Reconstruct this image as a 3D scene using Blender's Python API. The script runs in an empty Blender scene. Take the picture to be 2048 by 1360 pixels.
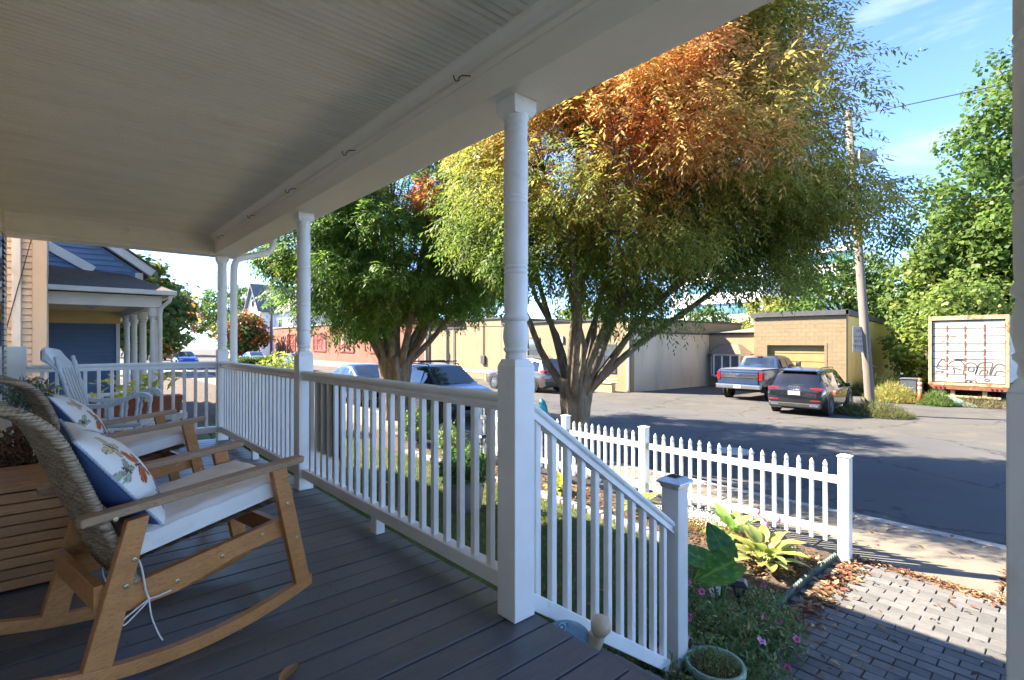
import bpy, math, random
import numpy as np
from mathutils import Vector, Matrix
random.seed(7)
RNG = np.random.default_rng(11)
S = bpy.context.scene
COL = S.collection
R = math.radians

# ---------------------------------------------------------------- camera
EYE = 1.24
cam_d = bpy.data.cameras.new('camera')
cam_d.lens = 18.0
cam_d.sensor_width = 36.0
cam_d.clip_start = 0.05
cam_d.clip_end = 3000
cam_d.shift_y = 0.0025
cam = bpy.data.objects.new('camera', cam_d)
COL.objects.link(cam)
cam.location = (0, 0, EYE)
cam.rotation_euler = (R(90), 0, R(48.5))
S.camera = cam

# ---------------------------------------------------------------- sky and sun
SUN_AZ = (-0.84, -0.543)
SUN_EL = 40.0
w = bpy.data.worlds.new('World')
S.world = w
w.use_nodes = True
nt = w.node_tree
for n in list(nt.nodes):
    nt.nodes.remove(n)
wo = nt.nodes.new('ShaderNodeOutputWorld')
bg = nt.nodes.new('ShaderNodeBackground')
bg.inputs['Strength'].default_value = 0.09
sky = nt.nodes.new('ShaderNodeTexSky')
sky.sky_type = 'NISHITA'
sky.sun_disc = False
sky.sun_elevation = R(SUN_EL)
sky.sun_rotation = math.atan2(SUN_AZ[0], SUN_AZ[1])
sky.air_density = 0.5
sky.dust_density = 0.0
sky.ozone_density = 4.5
# thin wisps of cloud over the whole dome
tc = nt.nodes.new('ShaderNodeTexCoord')
mp = nt.nodes.new('ShaderNodeMapping')
mp.inputs['Scale'].default_value = (1.3, 2.6, 5.5)
mp.inputs['Rotation'].default_value = (0.2, 0.15, 0.5)
nz = nt.nodes.new('ShaderNodeTexNoise')
nz.inputs['Scale'].default_value = 2.3
nz.inputs['Detail'].default_value = 9
nz.inputs['Roughness'].default_value = 0.58
nz.inputs['Distortion'].default_value = 0.35
rp = nt.nodes.new('ShaderNodeValToRGB')
rp.color_ramp.elements[0].position = 0.54
rp.color_ramp.elements[1].position = 0.80
rp.color_ramp.elements[1].color = (0.45, 0.45, 0.45, 1)
mx = nt.nodes.new('ShaderNodeMixRGB')
mx.inputs['Color2'].default_value = (2.6, 2.75, 3.0, 1)
nt.links.new(tc.outputs['Generated'], mp.inputs['Vector'])
nt.links.new(mp.outputs['Vector'], nz.inputs['Vector'])
nt.links.new(nz.outputs['Fac'], rp.inputs['Fac'])
nt.links.new(rp.outputs['Color'], mx.inputs['Fac'])
nt.links.new(sky.outputs['Color'], mx.inputs['Color1'])
nt.links.new(mx.outputs['Color'], bg.inputs['Color'])
nt.links.new(bg.outputs['Background'], wo.inputs['Surface'])

sun_d = bpy.data.lights.new('sun', 'SUN')
sun_d.energy = 3.4
sun_d.angle = R(0.53)
sun_d.color = (1.0, 0.89, 0.73)
sun = bpy.data.objects.new('sun', sun_d)
COL.objects.link(sun)
ce = math.cos(R(SUN_EL))
sun_dir = Vector((SUN_AZ[0]*ce, SUN_AZ[1]*ce, math.sin(R(SUN_EL))))
sun.rotation_euler = sun_dir.to_track_quat('Z', 'Y').to_euler()
sun.location = (-30, -30, 40)

S.view_settings.view_transform = 'Standard'
S.view_settings.look = 'None'
S.view_settings.exposure = 3.1
S.view_settings.gamma = 1.0
S.render.engine = 'CYCLES'
S.cycles.use_denoising = True
S.cycles.use_adaptive_sampling = True
S.cycles.adaptive_threshold = 0.03
S.cycles.max_bounces = 10
S.cycles.diffuse_bounces = 7
S.cycles.glossy_bounces = 3
S.cycles.transmission_bounces = 6
S.cycles.transparent_max_bounces = 10
S.cycles.caustics_reflective = False
S.cycles.caustics_refractive = False

# ---------------------------------------------------------------- helpers
def tag(o, label=None, cat=None, group=None, kind=None):
    if label: o['label'] = label
    if cat: o['category'] = cat
    if group: o['group'] = group
    if kind: o['kind'] = kind
    return o

def empty(name, loc=(0, 0, 0), rz=0.0, parent=None):
    o = bpy.data.objects.new(name, None)
    o.empty_display_size = 0.1
    COL.objects.link(o)
    o.location = loc
    o.rotation_euler = (0, 0, rz)
    if parent is not None: o.parent = parent
    return o

def thing(name, label, cat, loc=(0, 0, 0), rz=0.0, group=None, kind=None):
    return tag(empty(name, loc, rz), label, cat, group, kind)

class MB:
    """collects faces; build() links them as one mesh object"""
    def __init__(s):
        s.v = []; s.f = []; s.c = []
    def add(s, vs, fs, col=None):
        n = len(s.v)
        s.v.extend([tuple(p) for p in vs])
        s.f.extend([tuple(i+n for i in f) for f in fs])
        if col is not None:
            s.c.extend([col]*len(vs))
        return s
    def box(s, x0, x1, y0, y1, z0, z1):
        return s.add([(x0,y0,z0),(x1,y0,z0),(x1,y1,z0),(x0,y1,z0),(x0,y0,z1),(x1,y0,z1),(x1,y1,z1),(x0,y1,z1)],
                     [(0,3,2,1),(4,5,6,7),(0,1,5,4),(1,2,6,5),(2,3,7,6),(3,0,4,7)])
    def cbox(s, c, d):
        return s.box(c[0]-d[0]/2, c[0]+d[0]/2, c[1]-d[1]/2, c[1]+d[1]/2, c[2]-d[2]/2, c[2]+d[2]/2)
    def bar(s, a, b, wdt, h, up=(0, 0, 1)):
        """box running from a to b, wdt across and h along up"""
        a = Vector(a); b = Vector(b); d = (b-a).normalized(); u = Vector(up)
        sx = d.cross(u).normalized(); u = sx.cross(d).normalized()
        vs = []
        for p in (a, b):
            for i, j in ((-1,-1),(1,-1),(1,1),(-1,1)):
                vs.append(p + sx*(i*wdt/2) + u*(j*h/2))
        return s.add(vs, [(0,1,2,3),(7,6,5,4),(0,4,5,1),(1,5,6,2),(2,6,7,3),(3,7,4,0)])
    def tube(s, pts, rad, n=8, cap=True):
        pts = [Vector(p) for p in pts]
        if not hasattr(rad, '__len__'): rad = [rad]*len(pts)
        t0 = (pts[1]-pts[0]).normalized()
        ref = Vector((0,0,1)) if abs(t0.z) < 0.9 else Vector((1,0,0))
        nx = t0.cross(ref).normalized()
        vs = []
        for i, p in enumerate(pts):
            a = pts[max(i-1,0)]; b = pts[min(i+1,len(pts)-1)]
            t = (b-a)
            t = t.normalized() if t.length > 1e-9 else t0
            nx = (nx - t*nx.dot(t))
            nx = nx.normalized() if nx.length > 1e-6 else t.orthogonal().normalized()
            ny = t.cross(nx)
            for k in range(n):
                an = 2*math.pi*k/n
                vs.append(p + (nx*math.cos(an)+ny*math.sin(an))*rad[i])
        fs = []
        m = len(pts)
        for i in range(m-1):
            for k in range(n):
                fs.append((i*n+k, i*n+(k+1)%n, (i+1)*n+(k+1)%n, (i+1)*n+k))
        if cap:
            fs.append(tuple(reversed(range(n)))); fs.append(tuple((m-1)*n+k for k in range(n)))
        return s.add(vs, fs)
    def lathe(s, prof, c=(0, 0, 0), n=24, cap=True):
        vs = []
        for r, z in prof:
            for k in range(n):
                a = 2*math.pi*k/n
                vs.append((c[0]+r*math.cos(a), c[1]+r*math.sin(a), c[2]+z))
        fs = []
        m = len(prof)
        for i in range(m-1):
            for k in range(n):
                fs.append((i*n+k, i*n+(k+1)%n, (i+1)*n+(k+1)%n, (i+1)*n+k))
        if cap:
            fs.append(tuple(reversed(range(n)))); fs.append(tuple((m-1)*n+k for k in range(n)))
        return s.add(vs, fs)
    def prism(s, poly, axis, a, b):
        """poly of 2d points extruded along axis from a to b"""
        def mk(p, t):
            if axis == 'x': return (t, p[0], p[1])
            if axis == 'y': return (p[0], t, p[1])
            return (p[0], p[1], t)
        n = len(poly)
        vs = [mk(p, a) for p in poly]+[mk(p, b) for p in poly]
        fs = [tuple(reversed(range(n))), tuple(range(n, 2*n))]
        for i in range(n):
            j = (i+1) % n
            fs.append((i, j, n+j, n+i))
        return s.add(vs, fs)
    def grid(s, P, closed_u=False):
        """P[i][j] grid of points"""
        m = len(P); n = len(P[0])
        vs = [p for row in P for p in row]
        fs = []
        for i in range(m-1):
            for j in range(n if closed_u else n-1):
                k = (j+1) % n
                fs.append((i*n+j, i*n+k, (i+1)*n+k, (i+1)*n+j))
        return s.add(vs, fs)
    def xf(s, M, start=0):
        for i in range(start, len(s.v)):
            s.v[i] = tuple(M @ Vector(s.v[i]))
        return s
    def mesh(s, name, mat, smooth=False):
        me = bpy.data.meshes.new(name)
        me.from_pydata(s.v, [], s.f)
        if s.c and len(s.c) == len(s.v):
            at = me.color_attributes.new('Col', 'FLOAT_COLOR', 'POINT')
            arr = np.ones((len(s.c), 4), np.float32); arr[:, :3] = np.array(s.c, np.float32)
            at.data.foreach_set('color', arr.ravel())
        if isinstance(mat, (list, tuple)):
            for m_ in mat: me.materials.append(m_)
        elif mat: me.materials.append(mat)
        if smooth:
            me.polygons.foreach_set('use_smooth', [True]*len(me.polygons))
        me.update()
        return me
    def build(s, name, mat, parent=None, smooth=False, bevel=0.0, seg=2, fix=False, auto=None):
        me = s.mesh(name, mat, smooth)
        if fix:
            import bmesh
            bm = bmesh.new(); bm.from_mesh(me); bmesh.ops.recalc_face_normals(bm, faces=bm.faces); bm.to_mesh(me); bm.free()
        if auto is not None:
            try: me.set_sharp_from_angle(angle=R(auto))
            except Exception: pass
        o = bpy.data.objects.new(name, me)
        COL.objects.link(o)
        if parent is not None: o.parent = parent
        if bevel:
            b = o.modifiers.new('bevel', 'BEVEL'); b.width = bevel; b.segments = seg; b.limit_method = 'ANGLE'; b.angle_limit = R(40)
            b.harden_normals = False
        return o

def inst(name, me, parent, loc=(0, 0, 0), rot=(0, 0, 0), scale=None, bevel=None):
    o = bpy.data.objects.new(name, me)
    COL.objects.link(o)
    if parent is not None: o.parent = parent
    o.location = loc; o.rotation_euler = rot
    if scale: o.scale = scale
    return o

def copy_tree(o, parent=None):
    c = o.copy(); COL.objects.link(c); c.parent = parent
    for ch in list(o.children): copy_tree(ch, c)
    return c

# ---------------------------------------------------------------- materials
MATS = {}
def _new(name):
    m = bpy.data.materials.new(name); m.use_nodes = True
    t = m.node_tree
    b = t.nodes.get('Principled BSDF')
    return m, t, b

def _coord(t, kind='Object', scale=(1, 1, 1)):
    c = t.nodes.new('ShaderNodeTexCoord'); mpn = t.nodes.new('ShaderNodeMapping')
    mpn.inputs['Scale'].default_value = scale
    if kind == 'World':
        g = t.nodes.new('ShaderNodeNewGeometry'); t.links.new(g.outputs['Position'], mpn.inputs['Vector'])
    elif kind == 'Object':
        oi = t.nodes.new('ShaderNodeObjectInfo'); ml = t.nodes.new('ShaderNodeVectorMath'); ml.operation = 'SCALE'
        ml.inputs[0].default_value = (31.0, 17.0, 23.0); t.links.new(oi.outputs['Random'], ml.inputs['Scale'])
        ad = t.nodes.new('ShaderNodeVectorMath'); ad.operation = 'ADD'
        t.links.new(c.outputs['Object'], ad.inputs[0]); t.links.new(ml.outputs['Vector'], ad.inputs[1])
        t.links.new(ad.outputs['Vector'], mpn.inputs['Vector'])
    else:
        t.links.new(c.outputs[kind], mpn.inputs['Vector'])
    return mpn.outputs['Vector']

def _noise(t, vec, scale, detail=4, rough=0.6, dist=0.0):
    n = t.nodes.new('ShaderNodeTexNoise')
    n.inputs['Scale'].default_value = scale; n.inputs['Detail'].default_value = detail
    n.inputs['Roughness'].default_value = rough; n.inputs['Distortion'].default_value = dist
    t.links.new(vec, n.inputs['Vector'])
    return n.outputs['Fac']

def _ramp(t, fac, a, b, ca=(0,0,0,1), cb=(1,1,1,1)):
    r = t.nodes.new('ShaderNodeValToRGB')
    r.color_ramp.elements[0].position = a; r.color_ramp.elements[1].position = b
    r.color_ramp.elements[0].color = ca; r.color_ramp.elements[1].color = cb
    t.links.new(fac, r.inputs['Fac'])
    return r.outputs['Color']

def _mix(t, fac, c1, c2, mode='MIX'):
    m = t.nodes.new('ShaderNodeMixRGB'); m.blend_type = mode
    for s_, val in (('Fac', fac), ('Color1', c1), ('Color2', c2)):
        if isinstance(val, (int, float)): m.inputs[s_].default_value = val
        elif isinstance(val, (tuple, list)): m.inputs[s_].default_value = (*val[:3], 1)
        else: t.links.new(val, m.inputs[s_])
    return m.outputs['Color']

def _bump(t, b, h, strength, dist=0.01):
    n = t.nodes.new('ShaderNodeBump'); n.inputs['Strength'].default_value = strength; n.inputs['Distance'].default_value = dist
    t.links.new(h, n.inputs['Height']); t.links.new(n.outputs['Normal'], b.inputs['Normal'])
    return n

def pm(name, col, col2=None, scale=3.0, rough=0.6, bump=0.0, bscale=60.0, bdist=0.004, rnd=0.0, coord='Object', stretch=(1,1,1),
       lo=0.35, hi=0.65, metal=0.0, coat=0.0, dirt=None, dscale=1.2, dlo=0.55, dhi=0.75, spec=None, detail=5):
    """a procedural surface: two tones mixed by noise, optional third tone in patches, per-object variation and bump"""
    if name in MATS: return MATS[name]
    m, t, b = _new(name)
    vec = _coord(t, coord, stretch)
    c = col
    if col2 is not None:
        f = _ramp(t, _noise(t, vec, scale, detail), lo, hi)
        c = _mix(t, f, col, col2)
    if dirt is not None:
        f = _ramp(t, _noise(t, vec, dscale, 6, 0.65), dlo, dhi)
        c = _mix(t, f, c, dirt)
    if rnd:
        oi = t.nodes.new('ShaderNodeObjectInfo')
        hs = t.nodes.new('ShaderNodeHueSaturation')
        mr = t.nodes.new('ShaderNodeMapRange'); mr.inputs['To Min'].default_value = 1-rnd; mr.inputs['To Max'].default_value = 1+rnd
        t.links.new(oi.outputs['Random'], mr.inputs['Value']); t.links.new(mr.outputs['Result'], hs.inputs['Value'])
        if isinstance(c, (tuple, list)): hs.inputs['Color'].default_value = (*c[:3], 1)
        else: t.links.new(c, hs.inputs['Color'])
        c = hs.outputs['Color']
    if isinstance(c, (tuple, list)): b.inputs['Base Color'].default_value = (*c[:3], 1)
    else: t.links.new(c, b.inputs['Base Color'])
    b.inputs['Roughness'].default_value = rough
    b.inputs['Metallic'].default_value = metal
    if coat: b.inputs['Coat Weight'].default_value = coat; b.inputs['Coat Roughness'].default_value = 0.05
    if spec is not None: b.inputs['Specular IOR Level'].default_value = spec
    if bump:
        _bump(t, b, _noise(t, vec, bscale, 6, 0.65), bump, bdist)
    MATS[name] = m
    return m

def leaf_mat(name, transl=0.35, rough=0.55, sat=1.0):
    """leaf colour from the mesh's own colour attribute, part of the light passing through"""
    if name in MATS: return MATS[name]
    m, t, b = _new(name)
    a = t.nodes.new('ShaderNodeAttribute'); a.attribute_name = 'Col'
    t.links.new(a.outputs['Color'], b.inputs['Base Color'])
    b.inputs['Roughness'].default_value = rough
    b.inputs['Specular IOR Level'].default_value = 0.35
    tr = t.nodes.new('ShaderNodeBsdfTranslucent')
    hs = t.nodes.new('ShaderNodeHueSaturation'); hs.inputs['Value'].default_value = 1.4; hs.inputs['Saturation'].default_value = 1.0
    t.links.new(a.outputs['Color'], hs.inputs['Color']); t.links.new(hs.outputs['Color'], tr.inputs['Color'])
    ms = t.nodes.new('ShaderNodeMixShader'); ms.inputs['Fac'].default_value = transl
    out = t.nodes.get('Material Output')
    t.links.new(b.outputs['BSDF'], ms.inputs[1]); t.links.new(tr.outputs['BSDF'], ms.inputs[2]); t.links.new(ms.outputs['Shader'], out.inputs['Surface'])
    MATS[name] = m
    return m

def vcol_mat(name, rough=0.7, bump=0.0, bscale=80, metal=0.0):
    if name in MATS: return MATS[name]
    m, t, b = _new(name)
    a = t.nodes.new('ShaderNodeAttribute'); a.attribute_name = 'Col'
    t.links.new(a.outputs['Color'], b.inputs['Base Color'])
    b.inputs['Roughness'].default_value = rough
    if bump: _bump(t, b, _noise(t, _coord(t), bscale, 5), bump, 0.003)
    MATS[name] = m
    return m

def glass_mat(name, col=(0.02, 0.025, 0.03), rough=0.05):
    if name in MATS: return MATS[name]
    m, t, b = _new(name)
    vec = _coord(t, 'Object')
    c = _mix(t, _ramp(t, _noise(t, vec, 1.5, 3), 0.4, 0.7), col, tuple(min(1, x*2.2+0.01) for x in col))
    t.links.new(c, b.inputs['Base Color'])
    b.inputs['Roughness'].default_value = rough
    b.inputs['Specular IOR Level'].default_value = 0.9
    b.inputs['Coat Weight'].default_value = 0.6
    b.inputs['Coat Roughness'].default_value = 0.02
    MATS[name] = m
    return m

def wood_mat(name, c1, c2, stretch=(8, 1, 8), rough=0.55, rnd=0.12, bump=0.25, scale=6, dirt=None):
    if name in MATS: return MATS[name]
    m, t, b = _new(name)
    vec = _coord(t, 'Object', stretch)
    n1 = _noise(t, vec, scale, 8, 0.7, 0.6)
    c = _mix(t, _ramp(t, n1, 0.3, 0.7), c1, c2)
    n2 = _noise(t, _coord(t, 'Object', tuple(q*4 for q in stretch)), scale*2, 4, 0.6)
    c = _mix(t, _ramp(t, n2, 0.50, 0.70, (0,0,0,1), (0.75,0.75,0.75,1)), c, tuple(q*0.45 for q in c1))
    if dirt is not None:
        c = _mix(t, _ramp(t, _noise(t, _coord(t, 'World'), 2.2, 6, 0.7), 0.5, 0.72, (0,0,0,1), (0.7,0.7,0.7,1)), c, dirt)
    oi = t.nodes.new('ShaderNodeObjectInfo'); hs = t.nodes.new('ShaderNodeHueSaturation')
    mr = t.nodes.new('ShaderNodeMapRange'); mr.inputs['To Min'].default_value = 1-rnd; mr.inputs['To Max'].default_value = 1+rnd
    t.links.new(oi.outputs['Random'], mr.inputs['Value']); t.links.new(mr.outputs['Result'], hs.inputs['Value'])
    t.links.new(c, hs.inputs['Color']); t.links.new(hs.outputs['Color'], b.inputs['Base Color'])
    b.inputs['Roughness'].default_value = rough
    _bump(t, b, n1, bump, 0.003)
    MATS[name] = m
    return m

WHITE = pm('white_paint', (0.84, 0.83, 0.81), (0.75, 0.735, 0.70), 2.5, 0.42, 0.12, 90, 0.002, 0.03, dirt=(0.5, 0.47, 0.41), dscale=3.5, dlo=0.62, dhi=0.85)
VINYL = pm('white_vinyl', (0.66, 0.66, 0.64), (0.59, 0.585, 0.55), 3, 0.35, 0.0, rnd=0.02, dirt=(0.55, 0.52, 0.45), dscale=6, dlo=0.66, dhi=0.9)
# ================================================================ the porch
DECKM = wood_mat('deck_stain', (0.135, 0.139, 0.148), (0.092, 0.094, 0.10), (14, 1.2, 14), 0.42, 0.16, 0.22, 5, dirt=(0.165, 0.16, 0.155))
CEILM = pm('ceiling_paint', (0.90, 0.86, 0.75), (0.86, 0.81, 0.69), 1.6, 0.55, 0.22, 55, 0.003, 0.025, dirt=(0.76, 0.69, 0.56), dscale=1.3, dlo=0.5, dhi=0.85)
BEAMM = pm('beam_paint', (0.88, 0.84, 0.75), (0.82, 0.77, 0.67), 2.2, 0.5, 0.5, 26, 0.004, 0.0, stretch=(0.35, 1, 1.6), dirt=(0.40, 0.35, 0.28), dscale=4.0, dlo=0.66, dhi=0.84)
IRON = pm('dark_iron', (0.03, 0.028, 0.026), (0.06, 0.045, 0.035), 20, 0.6, 0.2)
POSTX = (-7.35, -4.44, -1.736, -0.058)
PY = 1.56           # posts' centre line
porch = thing('front_porch', 'white roofed front porch with dark grey deck, turned posts and slatted railings', 'porch')

# deck of separate boards over a skirt
deck = empty('deck', parent=porch)
bw = 0.1445
b = MB().box(-bw/2+0.0042, bw/2-0.0042, -0.40, 1.635, -0.028, 0.0)
bme = b.mesh('deck_board', DECKM)
x = -7.52
while x < 0.85:
    o = inst('deck_board', bme, deck, (x+bw/2, random.uniform(-0.004, 0.004), random.uniform(-0.0015, 0.0015)), (random.uniform(-.0006,.0006), 0, 0))
    bv = o.modifiers.new('bevel', 'BEVEL'); bv.width = 0.003; bv.segments = 1
    x += bw
SKIRT = pm('skirt_paint', (0.5, 0.49, 0.47), (0.4, 0.385, 0.36), 3, 0.7, 0.2)
MB().box(-7.45, 0.85, -0.4, 1.60, -0.16, -0.034).build('deck_frame', DECKM, porch)
for k in range(30):
    xx = -7.40+k*0.2
    if xx > -1.75: break
    MB().box(xx, xx+0.14, 1.53, 1.555, -1.0, -0.165).build('skirt_board', SKIRT, porch)
# screws show as small dark dots on the nearest boards
sc = MB()
for k in range(70):
    xx = -7.52+bw*random.randrange(2, 58)+random.choice((0.035, 0.11)); yy = random.choice((0.2, 0.62, 1.04, 1.46))+random.uniform(-.01, .01)
    sc.lathe([(0.004, 0), (0.003, 0.0015)], (xx, yy, 0.0005), 6)
sc.build('deck_screws', IRON, deck); deck.children[-1]['kind'] = 'stuff'

# ceiling of narrow beaded boards
ceil_ = empty('ceiling', parent=porch)
cw = 0.0835
cb = MB().prism([(-cw/2+0.0075, 2.553), (-cw/2+0.0032, 2.559), (-cw/2+0.0032, 2.576), (cw/2-0.0032, 2.576), (cw/2-0.0032, 2.559), (cw/2-0.0075, 2.553),
                 (0.006, 2.553), (0.0015, 2.564), (-0.0015, 2.564), (-0.006, 2.553)], 'y', -0.41, 1.42)
cme = cb.mesh('ceiling_board', CEILM)
x = -7.30
while x < 0.8:
    inst('ceiling_board', cme, ceil_, (x+cw/2, 0, random.uniform(-.0006, .0006)))
    x += cw
MB().box(-7.4, 0.8, -0.4, 1.6, 2.583, 2.60).build('ceiling_backing', pm('ceiling_gap_shade', (0.16,0.12,0.08), (0.11,0.08,0.055), 4, 0.9), porch)  # dark sheet, paints shade into the gaps between the ceiling boards

# beams with a crown moulding and a bead
def beam_profile(mb, a, b2, along):
    prof = [(1.445, 2.338), (1.445, 2.462), (1.437, 2.466), (1.437, 2.474), (1.445, 2.478), (1.445, 2.50), (1.425, 2.505), (1.405, 2.522), (1.388, 2.545), (1.38, 2.552), (1.38, 2.60), (1.71, 2.60), (1.71, 2.338)]
    mb.prism(prof, 'x', a, b2)
bm_ = MB(); beam_profile(bm_, -7.49, 0.8, 'x')
bm_.build('beam', BEAMM, porch, fix=True)
MB().box(-7.49, 0.8, 1.714, 1.742, 2.352, 2.78).build('fascia_board', WHITE, porch, bevel=0.003)
prof = [(-7.215, 2.338), (-7.215, 2.36), (-7.207, 2.366), (-7.207, 2.376), (-7.215, 2.382), (-7.215, 2.40), (-7.222, 2.404), (-7.222, 2.50), (-7.20, 2.507), (-7.18, 2.524), (-7.163, 2.546), (-7.155, 2.552), (-7.155, 2.60), (-7.487, 2.60), (-7.487, 2.338)]
MB().prism(prof, 'y', -0.41, 1.444).build('end_beam', BEAMM, porch, fix=True)
# hooks along the moulding
hk = MB(); hk.tube([(0, 0.02, 0.002), (0, -0.035, -0.006), (0, -0.05, -0.02), (0, -0.052, -0.036), (0, -0.064, -0.042), (0, -0.074, -0.03), (0, -0.076, -0.016)], 0.0028, 6)
hme = hk.mesh('ceiling_hook', IRON, True)
for hx in (-1.93, -3.17, -4.28, -5.45, -6.72, -0.9):
    inst('ceiling_hook', hme, porch, (hx, 1.438, 2.49), (0, random.uniform(-.2, .2), random.uniform(-0.5, 0.5)))

# roof of the porch with eaves
ROOFM = pm('asphalt_shingle', (0.05, 0.045, 0.042), (0.085, 0.075, 0.065), 12, 0.9, 0.4, 40)
MB().add([(-8.3, 2.35, 2.80), (1.0, 2.35, 2.80), (1.0, 2.35, 2.98), (-8.3, 2.35, 2.98), (-8.3, -0.41, 2.80), (1.0, -0.41, 2.80), (1.0, -0.41, 3.72), (-8.3, -0.41, 3.72)],
         [(0,1,2,3),(3,2,6,7),(0,4,5,1),(4,7,6,5),(0,3,7,4),(1,5,6,2)]).build('porch_roof', [ROOFM], porch, fix=True)
MB().box(-8.3, 1.0, 2.353, 2.46, 2.84, 2.955).build('gutter', WHITE, porch, bevel=0.01)
MB().box(-7.49, 0.8, 1.745, 2.349, 2.783, 2.797).build('soffit', WHITE, porch)
# downspout at the far corner
MB().tube([(-7.95, 2.36, 2.84), (-7.945, 2.35, 2.66), (-7.93, 2.31, 2.57), (-7.88, 2.22, 2.52), (-7.62, 1.86, 2.39), (-7.55, 1.77, 2.34), (-7.53, 1.74, 2.25), (-7.53, 1.735, 2.15), (-7.53, 1.735, 0.6), (-7.53, 1.735, -0.95)], 0.044, 12).build('downspout', WHITE, porch, True)

# turned posts: square pedestal, turned shaft, square cap
def post(name, px_, par):
    p = empty(name, (px_, PY, 0), parent=par)
    h = 0.0605
    MB().box(-h, h, -h, h, 0.002, 1.135).add([(-h,-h,1.135),(h,-h,1.135),(h,h,1.135),(-h,h,1.135),(-h+.014,-h+.014,1.165),(h-.014,-h+.014,1.165),(h-.014,h-.014,1.165),(-h+.014,h-.014,1.165)],
             [(0,1,5,4),(1,2,6,5),(2,3,7,6),(3,0,4,7),(4,5,6,7)]).build('pedestal', WHITE, p, bevel=0.004)
    r = 0.0555
    pr = [(r-.010,1.160),(r-.006,1.175),(r-.009,1.190),(r-.006,1.197),(r+.001,1.203),(r+.001,1.213),(r-.005,1.219),(r-.001,1.235),(r+.004,1.262),(r+.003,1.29),(r-.003,1.322),(r-.005,1.336),
          (r+.002,1.343),(r+.005,1.352),(r+.002,1.362),(r-.003,1.37),(r-.001,1.40),(r,1.54),(r-.004,1.548),(r,1.553),(r+.001,1.56),(r-.004,1.572),(r,1.577),(r+.001,1.584),(r-.004,1.591),(r,1.60),
          (r,1.855),(r-.004,1.862),(r,1.868),(r+.001,1.875),(r-.004,1.885),(r,1.892),(r+.001,1.899),(r-.004,1.905),(r,1.915),(r,2.09),(r-.004,2.10),(r,2.108),(r-.001,2.15),(r-.006,2.175),(r-.002,2.183),(r,2.196),
          (r-.004,2.205),(r-.001,2.214),(r+.001,2.222),(r-.004,2.232),(r-.001,2.242),(r+.004,2.258),(r+.004,2.275)]
    MB().lathe(pr, n=32).build('turned_shaft', WHITE, p, True, auto=50)
    c = 0.066
    MB().add([(-c+.012,-c+.012,2.262),(c-.012,-c+.012,2.262),(c-.012,c-.012,2.262),(-c+.012,c-.012,2.262),(-c,-c,2.286),(c,-c,2.286),(c,c,2.286),(-c,c,2.286),(-c,-c,2.337),(c,-c,2.337),(c,c,2.337),(-c,c,2.337)],
             [(3,2,1,0),(0,1,5,4),(1,2,6,5),(2,3,7,6),(3,0,4,7),(4,5,9,8),(5,6,10,9),(6,7,11,10),(7,4,8,11),(8,9,10,11)]).build('cap', WHITE, p, bevel=0.002)
    return p
posts = [post('porch_post', POSTX[0], porch)]
for xx in POSTX[1:]:
    c = copy_tree(posts[0], porch); c.location = (xx, PY, 0); c.rotation_euler = (0, 0, random.choice((0, math.pi/2, math.pi)))

# railings: each a part with its handrail, bottom rail and balusters
RAILP = [(-0.034, 0.925), (-0.034, 0.938), (-0.022, 0.944), (-0.022, 0.962), (-0.040, 0.972), (-0.043, 0.985), (-0.036, 0.997), (-0.018, 1.003), (0.018, 1.003), (0.036, 0.997), (0.043, 0.985), (0.040, 0.972), (0.022, 0.962), (0.022, 0.944), (0.034, 0.938), (0.034, 0.925)]
bal_me = MB().box(-0.0165, 0.0165, -0.0165, 0.0165, 0.178, 0.926).mesh('baluster', WHITE)
def railing(x0, x1, n):
    rl = empty('railing', (0, PY, 0), parent=porch)
    MB().prism(RAILP, 'x', x0+.0605, x1-.0605).build('handrail', WHITE, rl, True, fix=True, auto=35)
    MB().box(x0+.0605, x1-.0605, -0.036, 0.036, 0.105, 0.179).build('bottom_rail', WHITE, rl, bevel=0.004)
    MB().box((x0+x1)/2-0.04, (x0+x1)/2+0.04, -0.03, 0.03, 0.001, 0.104).build('rail_block', WHITE, rl, bevel=0.003)
    for k in range(n):
        t = (k+1)/(n+1)
        o = inst('baluster', bal_me, rl, (x0+.0605+(x1-x0-.121)*t, random.uniform(-.001,.001), 0), (0, random.uniform(-.002,.002), random.uniform(-.02, .02)))
        bv = o.modifiers.new('bevel', 'BEVEL'); bv.width = 0.003; bv.segments = 1
    return rl
railing(POSTX[1], POSTX[2], 20)
railing(POSTX[0], POSTX[1], 22)

# end railing, running back to the house wall and a flat half post
er = empty('railing', (POSTX[0], 0, 0), parent=porch)
MB().prism([(-a, z) for a, z in RAILP], 'y', -0.25, PY-.0605).build('handrail', WHITE, er, True, fix=True, auto=35)
MB().box(-0.036, 0.036, -0.25, PY-.0605, 0.105, 0.179).build('bottom_rail', WHITE, er, bevel=0.004)
for k in range(14):
    o = inst('baluster', bal_me, er, (0, -0.25+(PY+.19)*(k+1)/15, 0))
    bv = o.modifiers.new('bevel', 'BEVEL'); bv.width = 0.003; bv.segments = 1
MB().box(POSTX[0]-.03, POSTX[0]+.03, -0.40, -0.252, 0.002, 1.20).build('half_post', WHITE, porch, bevel=0.004)

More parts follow.
